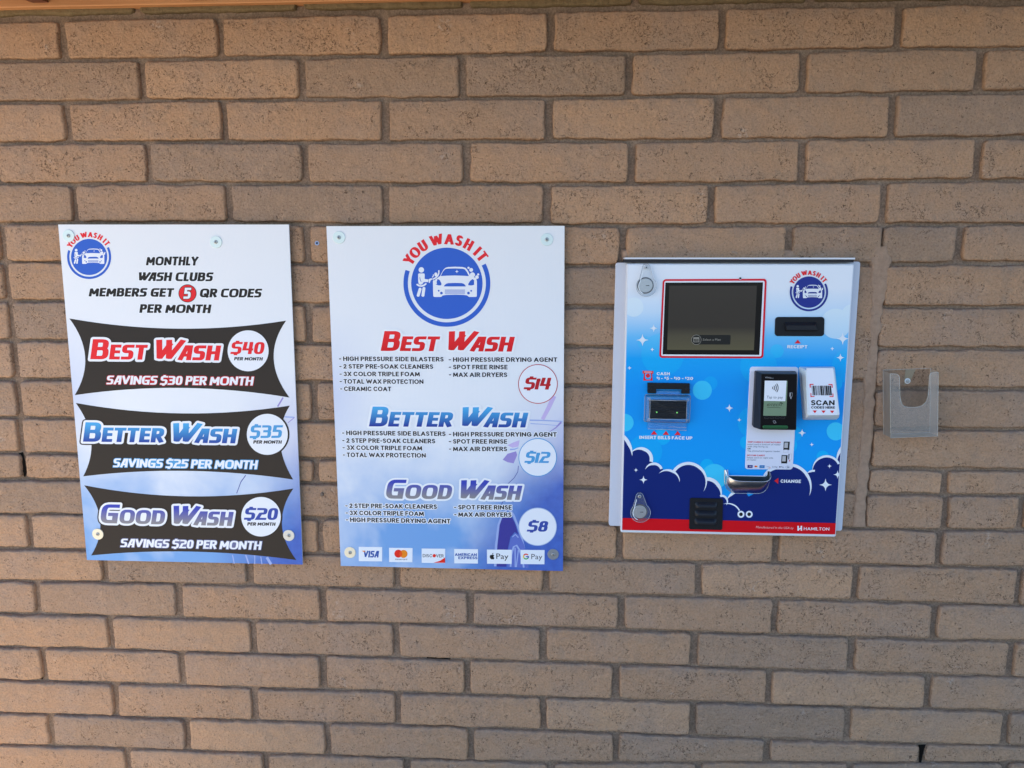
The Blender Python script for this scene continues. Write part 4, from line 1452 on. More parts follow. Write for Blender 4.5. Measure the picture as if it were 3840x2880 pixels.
# banknote symbol
m.poly(pw([K1(442, 1300), K1(553, 1303), K1(551, 1330), K1(538, 1333), K1(546, 1402), K1(448, 1402), K1(458, 1331), K1(443, 1328)], T), T, red)
m.poly(pw([K1(455, 1310), K1(542, 1312), K1(542, 1317), K1(455, 1315)], T), T + .0001, white)
m.poly(pw([K1(470, 1325), K1(526, 1327), K1(530, 1372), K1(520, 1390), K1(478, 1390), K1(466, 1372)], T), T + .0001, bub[0])
m.poly(pw(pcirc(K1(497, 1351), 22 / 2.7646, 24), T), T + .0002, red)
m.build('banknote_symbol', door)
m = MB()
Tb = d1 + .0014
btext(m, 'Manufactured in the USA by', K4(372, 1440), K4(764, 1450), 24 / 2.7646, Tb, mat('pink_ink', alb(240, 170, 180), .3), .2)
text(m, 'HAMILTON', K4(868, 1460), K4(1132, 1464), 31 / 2.7646, Tb, white, 'thin')
for xx in (803, 836):
    m.poly(pw([K4(xx, 1415), K4(xx + 15, 1416), K4(xx + 15, 1466), K4(xx, 1465)], Tb), Tb, white)
m.poly(pw([K4(818, 1445), K4(836, 1432), K4(836, 1446), K4(818, 1458)], Tb), Tb, white)
m.build('maker_lettering', door)

# touch screen
def quadp(F, pts, d):
    return [W(*F(*p), d) for p in pts]
m = MB()
m.poly(rrect(quadp(K1, [(613, 1166), (1692, 1171), (1728, 346), (650, 351)], DD)[::1], .008), DD + .0013, mat('screen_frame_red', alb(195, 22, 48), .3))
scr = m.build('screen', kiosk)
m = MB()
m.poly(rrect(quadp(K1, [(634, 1146), (1672, 1151), (1706, 367), (668, 370)], DD), .004), DD + .0015, white)
m.build('screen_border', scr)
m = MB()
bez = mat('black_glass', (.012, .011, .01, 1), .12)
m.poly(quadp(K1, [(648, 1130), (1650, 1135), (1688, 383), (677, 386)], DD), DD + .0018, bez)
m.build('bezel', scr)
disp = mat('display_reflection_glass', (.022, .02, .018, 1), .16)
k = N(disp)
zz = k.n('ShaderNodeSeparateXYZ', {0: k.n('ShaderNodeTexCoord').outputs['Generated']}).outputs[2]
k.link(k.ramp(zz, [(.0, (.090, .090, .052)), (.22, (.066, .064, .042)), (.36, (.026, .024, .020)), (1, (.024, .022, .020))]), k.b.inputs['Emission Color'])  # greenish ground reflection painted as a faint glow, stronger towards the foot
k.b.inputs['Emission Strength'].default_value = .22
m = MB()
m.poly(quadp(K1, [(694, 1082), (1593, 1086), (1625, 418), (717, 417)], DD), DD + .0021, disp)
m.build('display', scr)
m = MB()
btn = mat('dim_button', (.02, .02, .018, 1), .2)
bl = mat('dim_button_symbol', (.12, .12, .11, 1), .2, emit=((.1, .1, .09, 1), .35))
m.poly(rrect(quadp(K1, [(1000, 1026), (1349, 1028), (1353, 928), (1000, 928)], DD), .003), DD + .0024, btn)
m.poly(pw(pcirc(K1(997, 978), 52 / 2.7646, 36), DD), DD + .0026, bl)
m.poly(pw(pcirc(K1(997, 978), 48 / 2.7646, 36), DD), DD + .0028, btn)
btext(m, 'Select a Plan', K1(1065, 987), K1(1250, 988), 22 / 2.7646, DD + .0027, bl)
m.poly(pw([K1(966, 952), K1(1027, 952), K1(1027, 1003), K1(966, 1003)], DD), DD + .0030, bl)
m.poly(pw([K1(973, 968), K1(1020, 968), K1(1020, 997), K1(973, 997)], DD), DD + .0032, btn)
for i in range(6):
    xx, yy = 980 + (i % 3) * 14, 974 + (i // 3) * 11
    m.poly(pw([K1(xx, yy), K1(xx + 8, yy), K1(xx + 8, yy + 6), K1(xx, yy + 6)], DD), DD + .0034, bl)
m.build('plan_button', scr)
m = MB()
m.poly(pw(pcirc(K1(1452, 342), 15 / 2.7646, 24), DD), DD + .0020, steel)
m.poly(pw(pcirc(K1(1452, 342), 11 / 2.7646, 24), DD), DD + .0023, ink)
m.build('camera_lens', kiosk)

# receipt slot
blk = mat('black_plastic', (.010, .010, .012, 1), .5)
blk2 = mat('black_satin_plastic', (.014, .015, .02, 1), .35)
m = MB()
m.slab(rrect(quadp(K2, [(565, 940), (1076, 941), (1081, 742), (571, 742)], DD), .0075), DD, DD + .003, blk, r=.001, k=2)
rs = m.build('receipt_slot', kiosk)
m = MB()
a = quadp(K2, [(680, 882), (1000, 882), (992, 795), (662, 795)], DD)
fr = [(a[0][0], a[0][1] + .002), (a[1][0], a[1][1] + .002), (a[2][0] - .003, a[2][1] - .008), (a[3][0] + .003, a[3][1] - .008)]
m.prism(a, DD + .003, fr, DD + .010, blk2)
m.build('slot_hood', rs)
m = MB()
m.poly([(a[0][0] + .001, a[0][1] - .0006), (a[1][0] - .001, a[1][1] - .0006), (a[1][0] - .001, a[1][1] + .0016), (a[0][0] + .001, a[0][1] + .0016)], DD + .0102, mat('slot_dark', (.002, .002, .002, 1), .7))
m.build('slot_opening', rs)

# bill acceptor
C4_ = Z(2380, 1370, 5.53)
m = MB()
br1 = quadp(C4_, [(262, 562), (432, 567), (437, 478), (968, 486), (960, 572), (1130, 573), (1128, 366), (262, 355)], DD)
vs_ = br1
area = 1
m.prism(br1, DD + .001, br1, DD + .011, blk)
acc = m.build('bill_acceptor', kiosk)
for x, y in ((322, 485), (1082, 494)):
    m = MB()
    m.slab(circ(*W(*C4_(x, y), DD + .011), .0042, 20), DD + .0105, DD + .0125, blk2, r=.001, k=2)
    m.poly(circ(*W(*C4_(x, y), DD + .011), .002, 6), DD + .0127, ink)
    m.build('screw', acc)
m = MB()
win = quadp(C4_, [(292, 1100), (1075, 1106), (1080, 715), (300, 705)], DD)
m.slab(rrect(win, .004), DD + .001, DD + .006, mat('acceptor_window', (.016, .02, .026, 1), .5, 0, .1), r=.001, k=2)
for y in (770, 840, 935):
    m.box(W(*C4_(330, y), DD)[0], W(*C4_(1050, y), DD)[0], W(*C4_(330, y + 12), DD)[1], W(*C4_(330, y), DD)[1], DD + .006, DD + .0078, blk2)
m.build('bill_slot', acc)
led = mat('green_led', (.1, .3, .1, 1), .3, emit=((.25, .9, .2, 1), .22))
for x, y in ((458, 972), (880, 983)):
    m = MB()
    m.slab(circ(*W(*C4_(x, y), DD + .008), .0018, 14), DD + .006, DD + .0085, led, r=.0009, k=3)
    m.build('led', acc)

def clear(name, tint, a, rough=.15):
    """clear plastic: see-through, a Fresnel sheen, and a share a of milky haze"""
    m_ = bpy.data.materials.new(name)
    m_.use_nodes = True
    t = m_.node_tree
    t.nodes.remove(t.nodes['Principled BSDF'])
    tr = t.nodes.new('ShaderNodeBsdfTransparent')
    df = t.nodes.new('ShaderNodeBsdfDiffuse')
    df.inputs['Color'].default_value = tint
    gl = t.nodes.new('ShaderNodeBsdfGlossy')
    gl.inputs['Roughness'].default_value = rough
    m1 = t.nodes.new('ShaderNodeMixShader')
    m1.inputs[0].default_value = a
    m2 = t.nodes.new('ShaderNodeMixShader')
    fr_ = t.nodes.new('ShaderNodeFresnel')
    fr_.inputs['IOR'].default_value = 1.33
    t.links.new(tr.outputs[0], m1.inputs[1])
    t.links.new(df.outputs[0], m1.inputs[2])
    t.links.new(fr_.outputs[0], m2.inputs[0])
    t.links.new(m1.outputs[0], m2.inputs[1])
    t.links.new(gl.outputs[0], m2.inputs[2])
    t.links.new(m2.outputs[0], t.nodes['Material Output'].inputs[0])
    return m_
clr = clear('clear_polycarbonate', (.62, .68, .74, 1), .09)
clr0 = clear('clear_window', (.6, .65, .7, 1), .0)
clre = clear('clear_plastic_edge', (.70, .78, .86, 1), .38)
m = MB()
cov = rrect(quadp(C4_, [(192, 1165), (1135, 1190), (1158, 615), (215, 598)], DD), .005)
ins_ = inset(cov, .0115)
m.prism(cov, DD + .001, inset(cov, .003), DD + .016, clr, cap=False)
m.prism(inset(cov, .003), DD + .016, inset(cov, .0105), DD + .020, clr, cap=False)
m.prism(inset(cov, .0105), DD + .0201, ins_, DD + .0203, clr0, cap=True)
# rounded rim highlights
def loop3(pts, d):
    q = [V(x, z, d) for x, z in pts]
    return q + [q[0]]
m.tube(loop3(cov, DD + .0015), .0007, clre, 6)
m.tube(loop3(ins_, DD + .0204), .0007, clre, 6)
lip = quadp(C4_, [(262, 1310), (1072, 1350), (1076, 1180), (255, 1170)], DD)
m.prism(lip, DD + .001, inset(lip, .001), DD + .004, clr)
m.tube([V(*W(*C4_(270, 1310), DD), DD + .0045), V(*W(*C4_(1070, 1345), DD), DD + .0045)], .0007, clre, 6)
m.tube([V(*W(*C4_(700, 1268), DD), DD + .0045), V(*W(*C4_(1070, 1280), DD), DD + .0045)], .0005, clre, 6)
hinge = quadp(C4_, [(440, 605), (940, 610), (945, 520), (440, 515)], DD)
m.prism(hinge, DD + .001, inset(hinge, .001), DD + .006, clr)
m.build('clear_cover', acc)

# card reader on its white plate
C1 = Z(2770, 1360, 5.53)
plm = mat('white_plate', alb(196, 210, 238), .35)
pl = [K2(310, 1257), K2(812, 1260), K4(752, 830), K4(257, 826)]
m = MB()
m.slab(rrect([W(*p, DD) for p in pl], .0075), DD, DD + .0022, plm, r=.0006, k=2)
plate = m.build('instruction_plate', kiosk)
PT = DD + .0025
C2 = Z(2770, 1620, 9.617)
m = MB()
rt = mat('small_red_ink', alb(190, 40, 60), .4)
gt = mat('small_grey_ink', alb(70, 85, 110), .4)
text(m, 'CHIP CARDS & CONTACTLESS', C2(326, 385), C2(1516, 402), 52 / 9.617, PT, rt, 'kiosk')
btext(m, 'Insert card in bottom of reader', C2(320, 468), C2(1515, 482), 54 / 9.617, PT, gt)
btext(m, 'with chip facing up', C2(318, 548), C2(1056, 556), 54 / 9.617, PT, gt)
text(m, 'OR', C2(316, 625), C2(430, 626), 48 / 9.617, PT, ink, 'kiosk')
btext(m, 'Tap phone/card against reader', C2(314, 705), C2(1497, 722), 54 / 9.617, PT, gt)
text(m, 'NO CHIP CARD?', C2(305, 866), C2(938, 872), 52 / 9.617, PT, rt, 'kiosk')
btext(m, 'Swipe card on right-side', C2(298, 948), C2(1240, 960), 54 / 9.617, PT, gt)
btext(m, 'of reader', C2(293, 1026), C2(640, 1030), 54 / 9.617, PT, gt)
m.build('instruction_lettering', plate)
m = MB()
lg = mat('light_grey_ink', alb(165, 175, 190), .4)
for x, y in ((1610, 345), (1532, 830)):
    m.poly(pw([C2(x + 18, y), C2(x + 235, y + 5), C2(x + 215, y + 305), C2(x, y + 300)], PT), PT, ink)
    m.poly(pw([C2(x + 45, y + 35), C2(x + 172, y + 37), C2(x + 160, y + 232), C2(x + 30, y + 228)], PT), PT + .0001, lg)
m.poly(pw([C2(1640, 635), C2(1765, 635), C2(1795, 745), C2(1605, 740)], PT), PT + .0002, lg)
m.poly(pw([C2(1648, 640), C2(1758, 640), C2(1785, 738), C2(1615, 734)], PT), PT + .0003, plm)
m.poly(pw([C2(1798, 795), C2(1832, 793), C2(1818, 992), C2(1790, 990)], PT), PT, ink)
m.poly(pw([C2(1832, 793), C2(1920, 783), C2(1905, 1005), C2(1818, 992)], PT), PT - .00005, lg)
m.poly(pw([C2(1840, 800), C2(1910, 792), C2(1896, 995), C2(1826, 985)], PT), PT + .0001, plm)
m.poly(pw([C2(1835, 1000), C2(1858, 1062), C2(1805, 1058)], PT), PT, rt)
m.build('instruction_diagrams', plate)
m = MB()
dv = mat('card_deep_blue_ink', alb(20, 28, 130), .4)
m.poly(pw([C2(318, 1190), C2(505, 1192), C2(500, 1298), C2(315, 1296)], PT), PT, dv)
text(m, 'VISA', C2(365, 1256), C2(462, 1258), 36 / 9.617, PT + .0002, lg, 'disp')
m.poly(pw(pcirc(C2(605, 1243), 32 / 9.617, 20), PT), PT, mcr)
m.poly(pw(pcirc(C2(648, 1244), 30 / 9.617, 20), PT), PT + .0001, orange)
m.poly(pw([C2(752, 1198), C2(937, 1200), C2(933, 1304), C2(750, 1302)], PT), PT, cyanb)
btext(m, 'AMEX', C2(785, 1268), C2(900, 1269), 34 / 9.617, PT + .0002, lg)
m.poly(pw([C2(1005, 1246), C2(1112, 1248), C2(1112, 1256), C2(1005, 1254)], PT), PT, gt)
m.poly(pw([C2(1145, 1275), C2(1145, 1306), C2(1050, 1304)], PT), PT, orange)
btext(m, 'G Pay', C2(1205, 1282), C2(1398, 1284), 54 / 9.617, PT, gt)
m.poly(pw(pcirc(C2(1487, 1258), 25 / 9.617, 16), PT), PT, ink)
btext(m, 'Pay', C2(1535, 1286), C2(1632, 1288), 54 / 9.617, PT, gt)
m.poly(pw([(C2(1770, 1268)[0] + 82 / 9.617 * math.cos(i * .2618), C2(1770, 1268)[1] + 50 / 9.617 * math.sin(i * .2618)) for i in range(24)], PT), PT, gt)
m.poly(pw([(C2(1770, 1268)[0] + 76 / 9.617 * math.cos(i * .2618), C2(1770, 1268)[1] + 44 / 9.617 * math.sin(i * .2618)) for i in range(24)], PT), PT + .0001, plm)
m.poly(pw([C2(1725, 1275), C2(1780, 1240), C2(1830, 1290), C2(1790, 1285)], PT), PT + .0002, gt)
m.build('card_marks', plate)

RD = DD + .038
m = MB()
bx = [W(*C1(325, 165), DD), W(*C1(1140, 165), DD), W(*C1(1240, 225), DD), W(*C1(1222, 1385), DD - .001), W(*C1(1200, 1395), DD), W(*C1(400, 1380), DD), W(*C1(280, 1310), DD)]
x0, z0 = bx[6][0], min(p[1] for p in bx)
rx0, rx1, rz0, rz1 = 1.7488, 1.8475, -.0555, .0868
sidec = mat('reader_shell', (.018, .02, .024, 1), .38)
base = [(rx0, rz0 + .002), (rx1 + .003, rz0 + .002), (rx1 + .003, rz1), (rx0, rz1)]
mid_ = [(rx0 + .0005, rz0), (rx1 + .001, rz0), (rx1 + .001, rz1 - .0005), (rx0 + .0005, rz1 - .0005)]
frnt = [(W(*C1(440, 1385), RD)[0], W(*C1(440, 1388), RD)[1]), (W(*C1(1195, 1388), RD)[0], W(*C1(440, 1388), RD)[1]), (W(*C1(1215, 225), RD)[0], W(*C1(460, 225), RD)[1]), (W(*C1(462, 225), RD)[0], W(*C1(460, 225), RD)[1])]
m.prism(rrect(base, .003), DD + .002, rrect(mid_, .003), DD + .016, sidec, cap=False)
m.prism(rrect(mid_, .003), DD + .016, rrect(frnt, .003), RD, sidec)
reader = m.build('card_reader', kiosk)
m = MB()
fp = mat('reader_front_glass', (.006, .006, .007, 1), .1)
m.poly(rrect(inset(frnt, .0018), .002), RD + .0004, fp)
m.build('front_panel', reader)
RF = RD + .0008
m = MB()
lcd = mat('lcd_green', alb(108, 136, 118), .25)
m.poly(pw([C1(540, 372), C1(1015, 378), C1(985, 1103), C1(510, 1100)], RF), RF, lcd)
text(m, 'IDT', C1(585, 900), C1(700, 902), 50 / 5.53, RF + .0003, ink, 'slant')
text(m, 'ECH', C1(715, 902), C1(880, 904), 50 / 5.53, RF + .0003, ink, 'slant')
m.poly(pw([C1(585, 924), C1(870, 930), C1(870, 936), C1(584, 930)], RF), RF + .0003, ink)
m.poly(pw([C1(840, 840), C1(870, 822), C1(905, 832), C1(930, 862), C1(905, 850), C1(870, 845)], RF), RF + .0003, ink)
m.build('display', reader)
m = MB()
m.poly(pw([C1(541, 372), C1(993, 374), C1(967, 798), C1(525, 792)], RF), RF + .0006, white)
sd_ = RF + .0008
m2 = m
for i, r in enumerate((38, 76, 114, 150)):
    cx_, cy_ = 668, 523
    a0 = 36
    o_ = [(cx_ + (r + 8) * math.cos(math.radians(a)), cy_ - (r + 8) * math.sin(math.radians(a)) * 1.0) for a in np.linspace(-a0, a0, 14)]
    i_ = [(cx_ + (r - 8) * math.cos(math.radians(a)), cy_ - (r - 8) * math.sin(math.radians(a)) * 1.0) for a in np.linspace(a0, -a0, 14)]
    m.poly(pw([C1(*p) for p in o_ + i_], sd_), sd_, ink)
btext(m, 'Tap to pay', C1(580, 740), C1(915, 745), 54 / 5.53, sd_, gt)
m.build('tap_sticker', reader)
m = MB()
pale = mat('reader_print', (.35, .35, .36, 1), .4)
btext(m, 'vivo', C1(545, 322), C1(665, 328), 44 / 5.53, RF, pale)
btext(m, 'pay', C1(668, 328), C1(722, 330), 26 / 5.53, RF, pale)
m.build('reader_lettering', reader)
m = MB()
m.poly(pw([C1(1058, 620), C1(1120, 624), C1(1112, 706), C1(1052, 702)], RF), RF, pale)
m.poly(pw([C1(1084, 630), C1(1112, 632), C1(1106, 698), C1(1079, 696)], RF), RF + .0002, fp)
m.poly(pw([C1(1072, 712), C1(1095, 712), C1(1095, 726), C1(1106, 728), C1(1082, 755), C1(1058, 726), C1(1072, 726)], RF), RF, pale)
m.build('swipe_symbol', reader)
m = MB()
m.poly(pw([C1(708, 1205), C1(755, 1198), C1(782, 1250), C1(735, 1262)], RF), RF, pale)
m.poly(pw([C1(718, 1212), C1(748, 1207), C1(768, 1246), C1(738, 1253)], RF), RF + .0002, fp)
m.build('chip_symbol', reader)
for i in range(4):
    m = MB()
    xx = 578 + i * 111
    def pill(w, h):
        return [C1(xx + (w - h) * sx / 2 + h / 2 * math.cos(a), 1143 - h / 2 * math.sin(a)) for sx, aa in ((1, np.linspace(-1.57, 1.57, 8)), (-1, np.linspace(1.57, 4.71, 8))) for a in aa]
    m.poly(pw(pill(94, 40), RF), RF, mat('key_outline', (.07, .07, .075, 1), .4))
    m.poly(pw(pill(84, 30), RF), RF + .0002, fp)
    m.build('key', reader)
m = MB()
xx = 758
def pill2(w, h):
    return [C1(xx + (w - h) * sx / 2 + h / 2 * math.cos(a), 1331 - h / 2 * math.sin(a) + (w - h) * sx * .002) for sx, aa in ((1, np.linspace(-1.57, 1.57, 10)), (-1, np.linspace(1.57, 4.71, 10))) for a in aa]
grn = mat('green_slot_plastic', (.035, .16, .055, 1), .35)
m.prism(pw(pill2(526, 62), RF), RF - .0005, pw(pill2(518, 54), RF), RF + .0025, grn)
m.poly(pw(pill2(486, 16), RF), RF + .0028, mat('slot_dark'))
m.build('chip_slot', reader)

# barcode scanner: wedge that comes forward towards its foot
m = MB()
scm = mat('scanner_white_plastic', (.74, .77, .76, 1), .35)
tl, tr_ = W(*C1(1385, 108), DD + .012), W(*C1(1970, 105), DD + .012)
bl_, br_ = W(*C1(1425, 1092), DD + .046), W(*C1(2095, 1087), DD + .046)
btl, btr = W(*C1(1243, 85), DD), W(*C1(1985, 82), DD)
bbl, bbr = W(*C1(1325, 1185), DD), W(*C1(2050, 1180), DD)
def ln(a, b, t):
    return (a[0] + (b[0] - a[0]) * t, a[1] + (b[1] - a[1]) * t)
tl = (btl[0] + .009, btl[1] - .0045)
tr_ = (btr[0] - .0105, btr[1] - .0045)
rings = [([btl, btr, bbr, bbl], (DD + .001,) * 4),
         ([ln(btl, tl, .3), ln(btr, tr_, .3), ln(bbr, br_, .55), ln(bbl, bl_, .55)], (DD + .012, DD + .012, DD + .030, DD + .030)),
         ([tl, tr_, br_, bl_], (DD + .027, DD + .027, DD + .046, DD + .046))]
rows = []
for q, ds in rings:
    pts = []
    rr = rrect(q, .004, 4)
    for p in rr:
        # depth follows height between the top and foot of the ring
        zt_, zb_ = (q[0][1] + q[1][1]) / 2, (q[2][1] + q[3][1]) / 2
        t = min(1, max(0, (zt_ - p[1]) / (zt_ - zb_)))
        pts.append(V(p[0], p[1], ds[0] * (1 - t) + ds[2] * t))
    rows.append(pts + [pts[0]])
m.grid(rows, scm, smooth=False)
m.add(rows[-1][:-1], [list(range(len(rows[-1]) - 1))[::-1]], scm)
scan = m.build('barcode_scanner', kiosk)
SF0, SF1 = DD + .027, DD + .046
def SP(x, y, lift=.0006):
    """a point printed on the sloping face of the scanner"""
    d = (SF0 + SF1) / 2
    for _ in range(8):
        wx, wz = W(*C1(x, y), d)
        t = (tl[1] - wz) / (tl[1] - bl_[1])
        d = SF0 + (SF1 - SF0) * t
    wx, wz = W(*C1(x, y), d + lift)
    return V(wx, wz, d + lift)
def sp(pts, mm2, lift=.0006):
    m.add([SP(*p, lift) for p in pts], [list(range(len(pts)))[::-1]], mm2)
m = MB()
sp([(1405, 112), (1955, 112), (2045, 1080), (1480, 1078)], mat('scanner_label', alb(205, 220, 244), .3), .0004)
slab_ = m.build('scanner_label', scan)
m = MB()
for pts in ([(1470, 440), (1553, 440), (1553, 460), (1492, 460), (1496, 518), (1476, 518)], [(1945, 442), (1862, 442), (1862, 462), (1926, 462), (1930, 520), (1950, 520)],
            [(1490, 712), (1575, 708), (1573, 692), (1510, 694), (1506, 632), (1488, 632)], [(1968, 712), (1885, 712), (1884, 694), (1948, 694), (1944, 638), (1963, 638)]):
    sp(pts if pts[0][0] in (1470, 1968) else pts[::-1], red, .0008)
random.seed(3)
xx = 0.0
while xx < 400:
    w = random.choice((7, 7, 11, 16, 24, 34))
    a0, a1 = 1512 + xx, 1512 + min(xx + w, 402)
    sp([(a0, 477), (a1, 477), (a1 + 20, 677), (a0 + 20, 677)], ink, .0008)
    xx += w + random.choice((4, 5, 6, 9, 14))
for x, y in ((1580, 1048), (1760, 1050), (1938, 1052)):
    sp([(x - 46, y - 58), (x + 46, y - 57), (x, y)], red, .0008)
def stext(s, a, b, h, mm2, style):
    gl, w = text_polys(s, style)
    for g in gl:
        vs, fs = union(g)
        pts = [(a[0] + (b[0] - a[0]) * (x_ / w), a[1] + (b[1] - a[1]) * (x_ / w) - y_ * h) for x_, y_ in vs]
        m.add([SP(*p, .0008) for p in pts], fs, mm2)
stext('SCAN', (1500, 884), (1990, 886), 108, ink, 'kiosk')
stext('CODES HERE', (1504, 952), (1996, 956), 50, ink, 'kiosk')
m.build('scanner_print', scan)

# coin cup
C5 = Z(2690, 1740, 6.703)
cupm = mat('stainless_steel', (.62, .62, .64, 1), .26, 1.0)
k = N(cupm)
mp = k.n('ShaderNodeMapping', {'Vector': k.pos(), 'Scale': (260, 260, 40)}).outputs[0]
k.bump(k.noise(mp, 1.0, 4, .6), .15, .001)
m = MB()
bs = [(180, 150), (178, 300), (180, 440), (195, 530), (235, 610), (300, 675), (370, 718), (450, 737), (600, 740), (800, 742), (1000, 744), (1080, 738), (1160, 705), (1230, 640), (1280, 545), (1305, 450), (1318, 330), (1320, 180)]
rm = [(215, 150), (240, 220), (262, 280), (290, 320), (330, 352), (380, 382), (440, 410), (510, 428), (600, 437), (800, 442), (1000, 446), (1080, 447), (1160, 447), (1230, 438), (1290, 415), (1330, 375), (1350, 320), (1315, 190)]
rd = [.002, .006, .011, .017, .022, .026, .029, .031, .033, .034, .034, .033, .032, .030, .026, .019, .011, .002]
rows = []
for i in range(7):
    t = i / 6
    row = []
    for b, r, d in zip(bs, rm, rd):
        db = DD + .0012 + d * math.sin(t * math.pi / 2) ** .8
        x, y = b[0] + (r[0] - b[0]) * t, b[1] + (r[1] - b[1]) * t
        row.append(V(*W(*C5(x, y), db), db))
    rows.append(row)
m.grid(rows, cupm)
m.tube(rows[-1], .0011, cupm, 8)
m.tube(rows[0], .0008, cupm, 6)
cup = m.build('coin_cup', kiosk)
m = MB()
m.poly(pw([C5(x, y) for x, y in [(190, 160), (245, 155), (262, 230), (275, 290), (300, 300), (1195, 315), (1240, 290), (1252, 180), (1305, 180), (1310, 330), (1290, 440), (1180, 460), (600, 460), (330, 400), (195, 300)]], DD), DD + .0014, mat('cup_recess_dark', (.05, .06, .06, 1), .4, .6))
m.build('cup_recess', cup)
m = MB()
rim_ = [(252, 140), (258, 225), (270, 275), (290, 287), (1190, 303), (1230, 285), (1246, 250), (1250, 170)]
m.tube([V(*W(*C5(*p), DD), DD + .002) for p in rim_], .0011, white, 6)
m.build('opening_trim', cup)

# vent with three louvres
C6 = Z(2560, 1840, 9.215)
m = MB()
m.slab(rrect(quadp(C6, [(213, 1318), (1362, 1345), (1388, 262), (245, 237)], DD), .005), DD + .0016, DD + .0042, blk, r=.0008, k=2)
vent = m.build('vent', kiosk)
for x0, y0, x1, y1 in ((435, 385, 1190, 585), (420, 672, 1175, 872), (410, 950, 1170, 1150)):
    m = MB()
    rows = []
    for j in range(8):
        t = j / 7
        row = []
        for i in range(13):
            u = i / 12
            env = min(1, min(u, 1 - u) / .1)
            env = math.sin(env * math.pi / 2)
            d = DD + .0041 + .0075 * env * math.sin(min(1, t / .75) * math.pi / 2)
            row.append(V(*W(*C6(x0 + (x1 - x0) * u, y0 + 18 * u + (y1 - y0 - 20) * t), DD + .004), d))
        rows.append(row)
    m.grid(rows, blk2, flip=True)
    m.build('louvre', vent)
    m = MB()
    m.poly(pw([C6(x0 + 40, y1 - 14), C6(x1 - 30, y1 + 4), C6(x1 - 30, y1 + 22), C6(x0 + 40, y1 + 4)], DD + .0042), DD + .0045, mat('slot_dark'))
    m.build('louvre_gap', vent)

# cam locks under clear swinging covers
lockm = mat('lock_steel', (.52, .53, .54, 1), .38, .7)
lockr = mat('lock_ring_dark', (.10, .105, .11, 1), .4, .7)
def lock(pc, pr, lc, lr, cc, cr, slant):
    """pixel centres and radii: pivot, lock, cover bowl"""
    m_ = MB()
    x, z = W(*lc, DD)
    s = .00073
    m_.slab(circ(x, z, lr * s * 1.12, 40), DD, DD + .002, lockr, r=.0006, k=2)
    L_ = m_.build('lock', kiosk)
    m_ = MB()
    m_.slab(circ(x, z, lr * s * .95, 40), DD + .0015, DD + .0042, lockm, r=.001, k=3)
    m_.build('lock_face', L_)
    m_ = MB()
    m_.prism(circ(x, z, lr * s * .53, 32), DD + .004, circ(x, z, lr * s * .51, 32), DD + .0048, lockm)
    m_.poly([(x + .0005, z + .0006), (x + .0005, z - .0008), (x + lr * s * .5, z - .0012), (x + lr * s * .5, z + .001)], DD + .0050, ink)
    m_.build('key_core', L_)
    m_ = MB()
    px_, pz_ = W(*pc, DD)
    cx_, cz_ = W(*cc, DD)
    a, b = Vector((px_, pz_)), Vector((cx_, cz_))
    # teardrop outline around pivot and bowl
    out = []
    ang = math.atan2(a.y - b.y, a.x - b.x)
    R0, R1 = pr * s, cr * s
    for k_ in range(25):
        t = ang - 1.1 + 2.2 * k_ / 24
        out.append((a.x + R0 * math.cos(t), a.y + R0 * math.sin(t)))
    for k_ in range(49):
        t = ang + .75 + (2 * math.pi - 1.5) * k_ / 48
        out.append((b.x + R1 * math.cos(t), b.y + R1 * math.sin(t)))
    m_.prism(out, DD + .003, inset(out, .0008), DD + .0085, clr, cap=True)
    q = [V(x_, z_, DD + .0086) for x_, z_ in inset(out, .0008)]
    m_.tube(q + [q[0]], .00055, clre, 6)
    # bright inner rim
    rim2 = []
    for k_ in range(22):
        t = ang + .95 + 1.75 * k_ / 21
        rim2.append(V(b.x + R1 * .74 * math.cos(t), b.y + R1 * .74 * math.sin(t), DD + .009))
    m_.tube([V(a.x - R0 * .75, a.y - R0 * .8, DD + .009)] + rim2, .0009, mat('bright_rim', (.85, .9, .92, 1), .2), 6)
    m_.build('lock_cover', L_)
    m_ = MB()
    m_.slab(circ(a.x, a.y, R0 * .42, 24), DD + .003, DD + .0105, lockm, r=.001, k=2)
    m_.poly(circ(a.x, a.y, R0 * .17, 16), DD + .0107, ink)
    m_.build('rivet', L_)
C7 = Z(2330, 960, 10.37)
lock(C7(958, 440), 14, C7(935, 1145), 25, C7(962, 1175), 35, 0)
lock(K3(408, 1100), 14, K3(410, 1266), 25, K3(417, 1270), 36, 0)

# ------------------------------------------------------------------ clear leaflet holder
C8 = Z(3280, 1350, 5.186)
hold = thing('leaflet_holder', 'empty clear acrylic leaflet holder screwed to the bricks right of the kiosk', 'leaflet holder', V(*W(3410, 1640, .003), .003))
acr = clear('hazy_acrylic', (.60, .54, .47, 1), .30, .3)
acrb = clear('acrylic_back', (.5, .48, .44, 1), .03, .2)
acre = clear('acrylic_edge', (.80, .76, .66, 1), .55, .25)
HB, HF = .003, .047
bk = [W(*C8(162, 197), HB), W(*C8(1087, 160), HB), W(*C8(1072, 1408), HB), W(*C8(172, 1442), HB)]
fo = [(-.0005, .0), (.0, .0)]
ft = [W(*C8(305, 215), HF), W(*C8(1200, 190), HF), W(*C8(1205, 1500), HF), W(*C8(308, 1502), HF)]
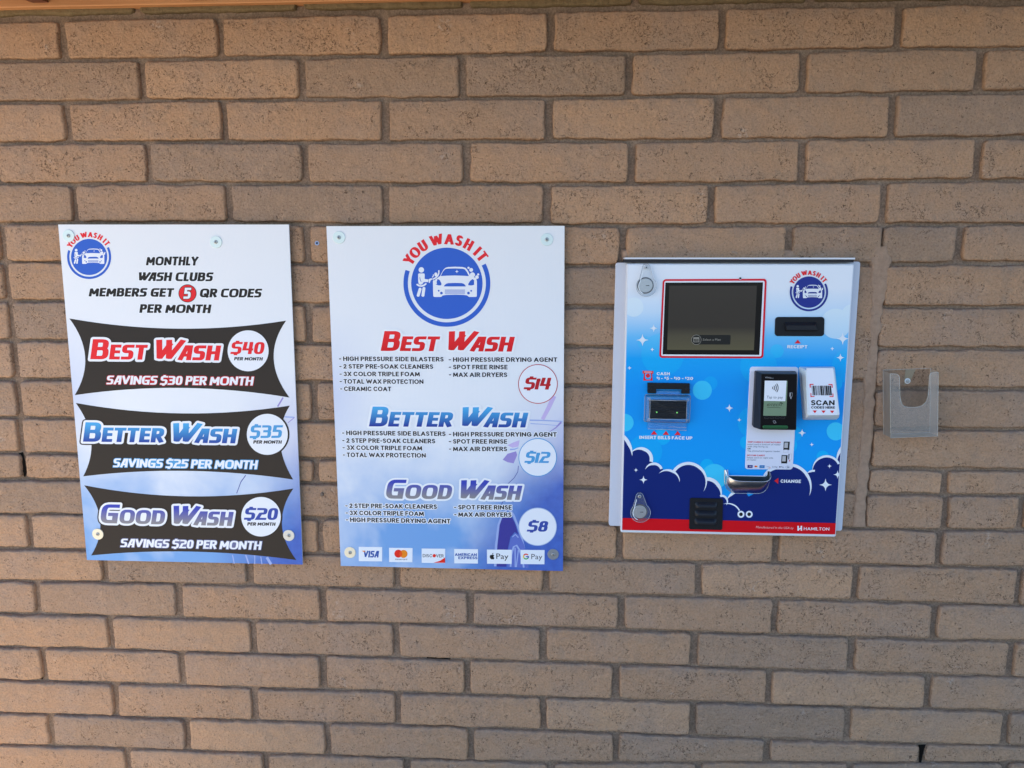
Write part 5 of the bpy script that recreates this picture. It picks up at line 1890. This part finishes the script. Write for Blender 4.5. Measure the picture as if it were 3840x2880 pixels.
# true box: front has the same outline as the back
ux = Vector(bk[1]) - Vector(bk[0])
m = MB()
m.poly([bk[0], bk[1], bk[2], bk[3]], HB, acrb)
m.build('back_panel', hold)
ftq = [tuple(Vector(bk[0]) + Vector((.0005, -.003))), tuple(Vector(bk[1]) + Vector((-.0005, -.004))), tuple(Vector(bk[2]) + Vector((-.0005, .0))), tuple(Vector(bk[3]) + Vector((.0005, .0)))]
# front sheet with its rounded finger notch
def hq(u, v):
    a = Vector(ftq[0]) * (1 - u) + Vector(ftq[1]) * u
    b = Vector(ftq[3]) * (1 - u) + Vector(ftq[2]) * u
    return tuple(a * (1 - v) + b * v)
notch = [(.03, .0), (.13, .006), (.175, .03), (.195, .07), (.2, .33), (.215, .42), (.25, .485), (.30, .515), (.40, .53), (.58, .53), (.68, .505), (.745, .455), (.785, .39), (.80, .30), (.815, .06), (.83, .02), (.87, .002), (.97, 0)]
outl = [hq(0, 0)] + [hq(u, v) for u, v in notch] + [hq(1, 0), hq(1, 1), hq(0, 1)]
m = MB()
m.poly(outl, HF, acr)
m.build('front_panel', hold)
m = MB()
for a, b, f0, f1 in ((bk[0], bk[3], ftq[0], ftq[3]), (bk[1], bk[2], ftq[1], ftq[2]), (bk[3], bk[2], ftq[3], ftq[2])):
    m.add([V(*a, HB), V(*b, HB), V(*f1, HF), V(*f0, HF)], [[0, 1, 2, 3]], acr)
m.build('side_panel', hold)
m = MB()
for pts, d in ((outl + [outl[0]], HF), (bk + [bk[0]], HB)):
    m.tube([V(x, z, d) for x, z in pts], .0006, acre, 6)
m.build('edges', hold)
m = MB()
x, z = W(*C8(636, 408), HB)
m.slab(circ(x, z, .0072, 28), HB, HB + .0015, mat('bright_washer', (.75, .77, .78, 1), .3, .7), r=.0005, k=2)
m.slab(circ(x, z, .0045, 24), HB + .001, HB + .0045, screwm, r=.002, k=3)
m.build('screw', hold)
m = MB()
m.poly([W(*C8(600, 190), .0018), W(*C8(800, 178), .0018), W(*C8(700, 400), .0018), W(*C8(560, 500), .0018)], .0018, mat('tape_remnant', (.40, .31, .2, 1), .6))
m.build('tape_remnant', hold)
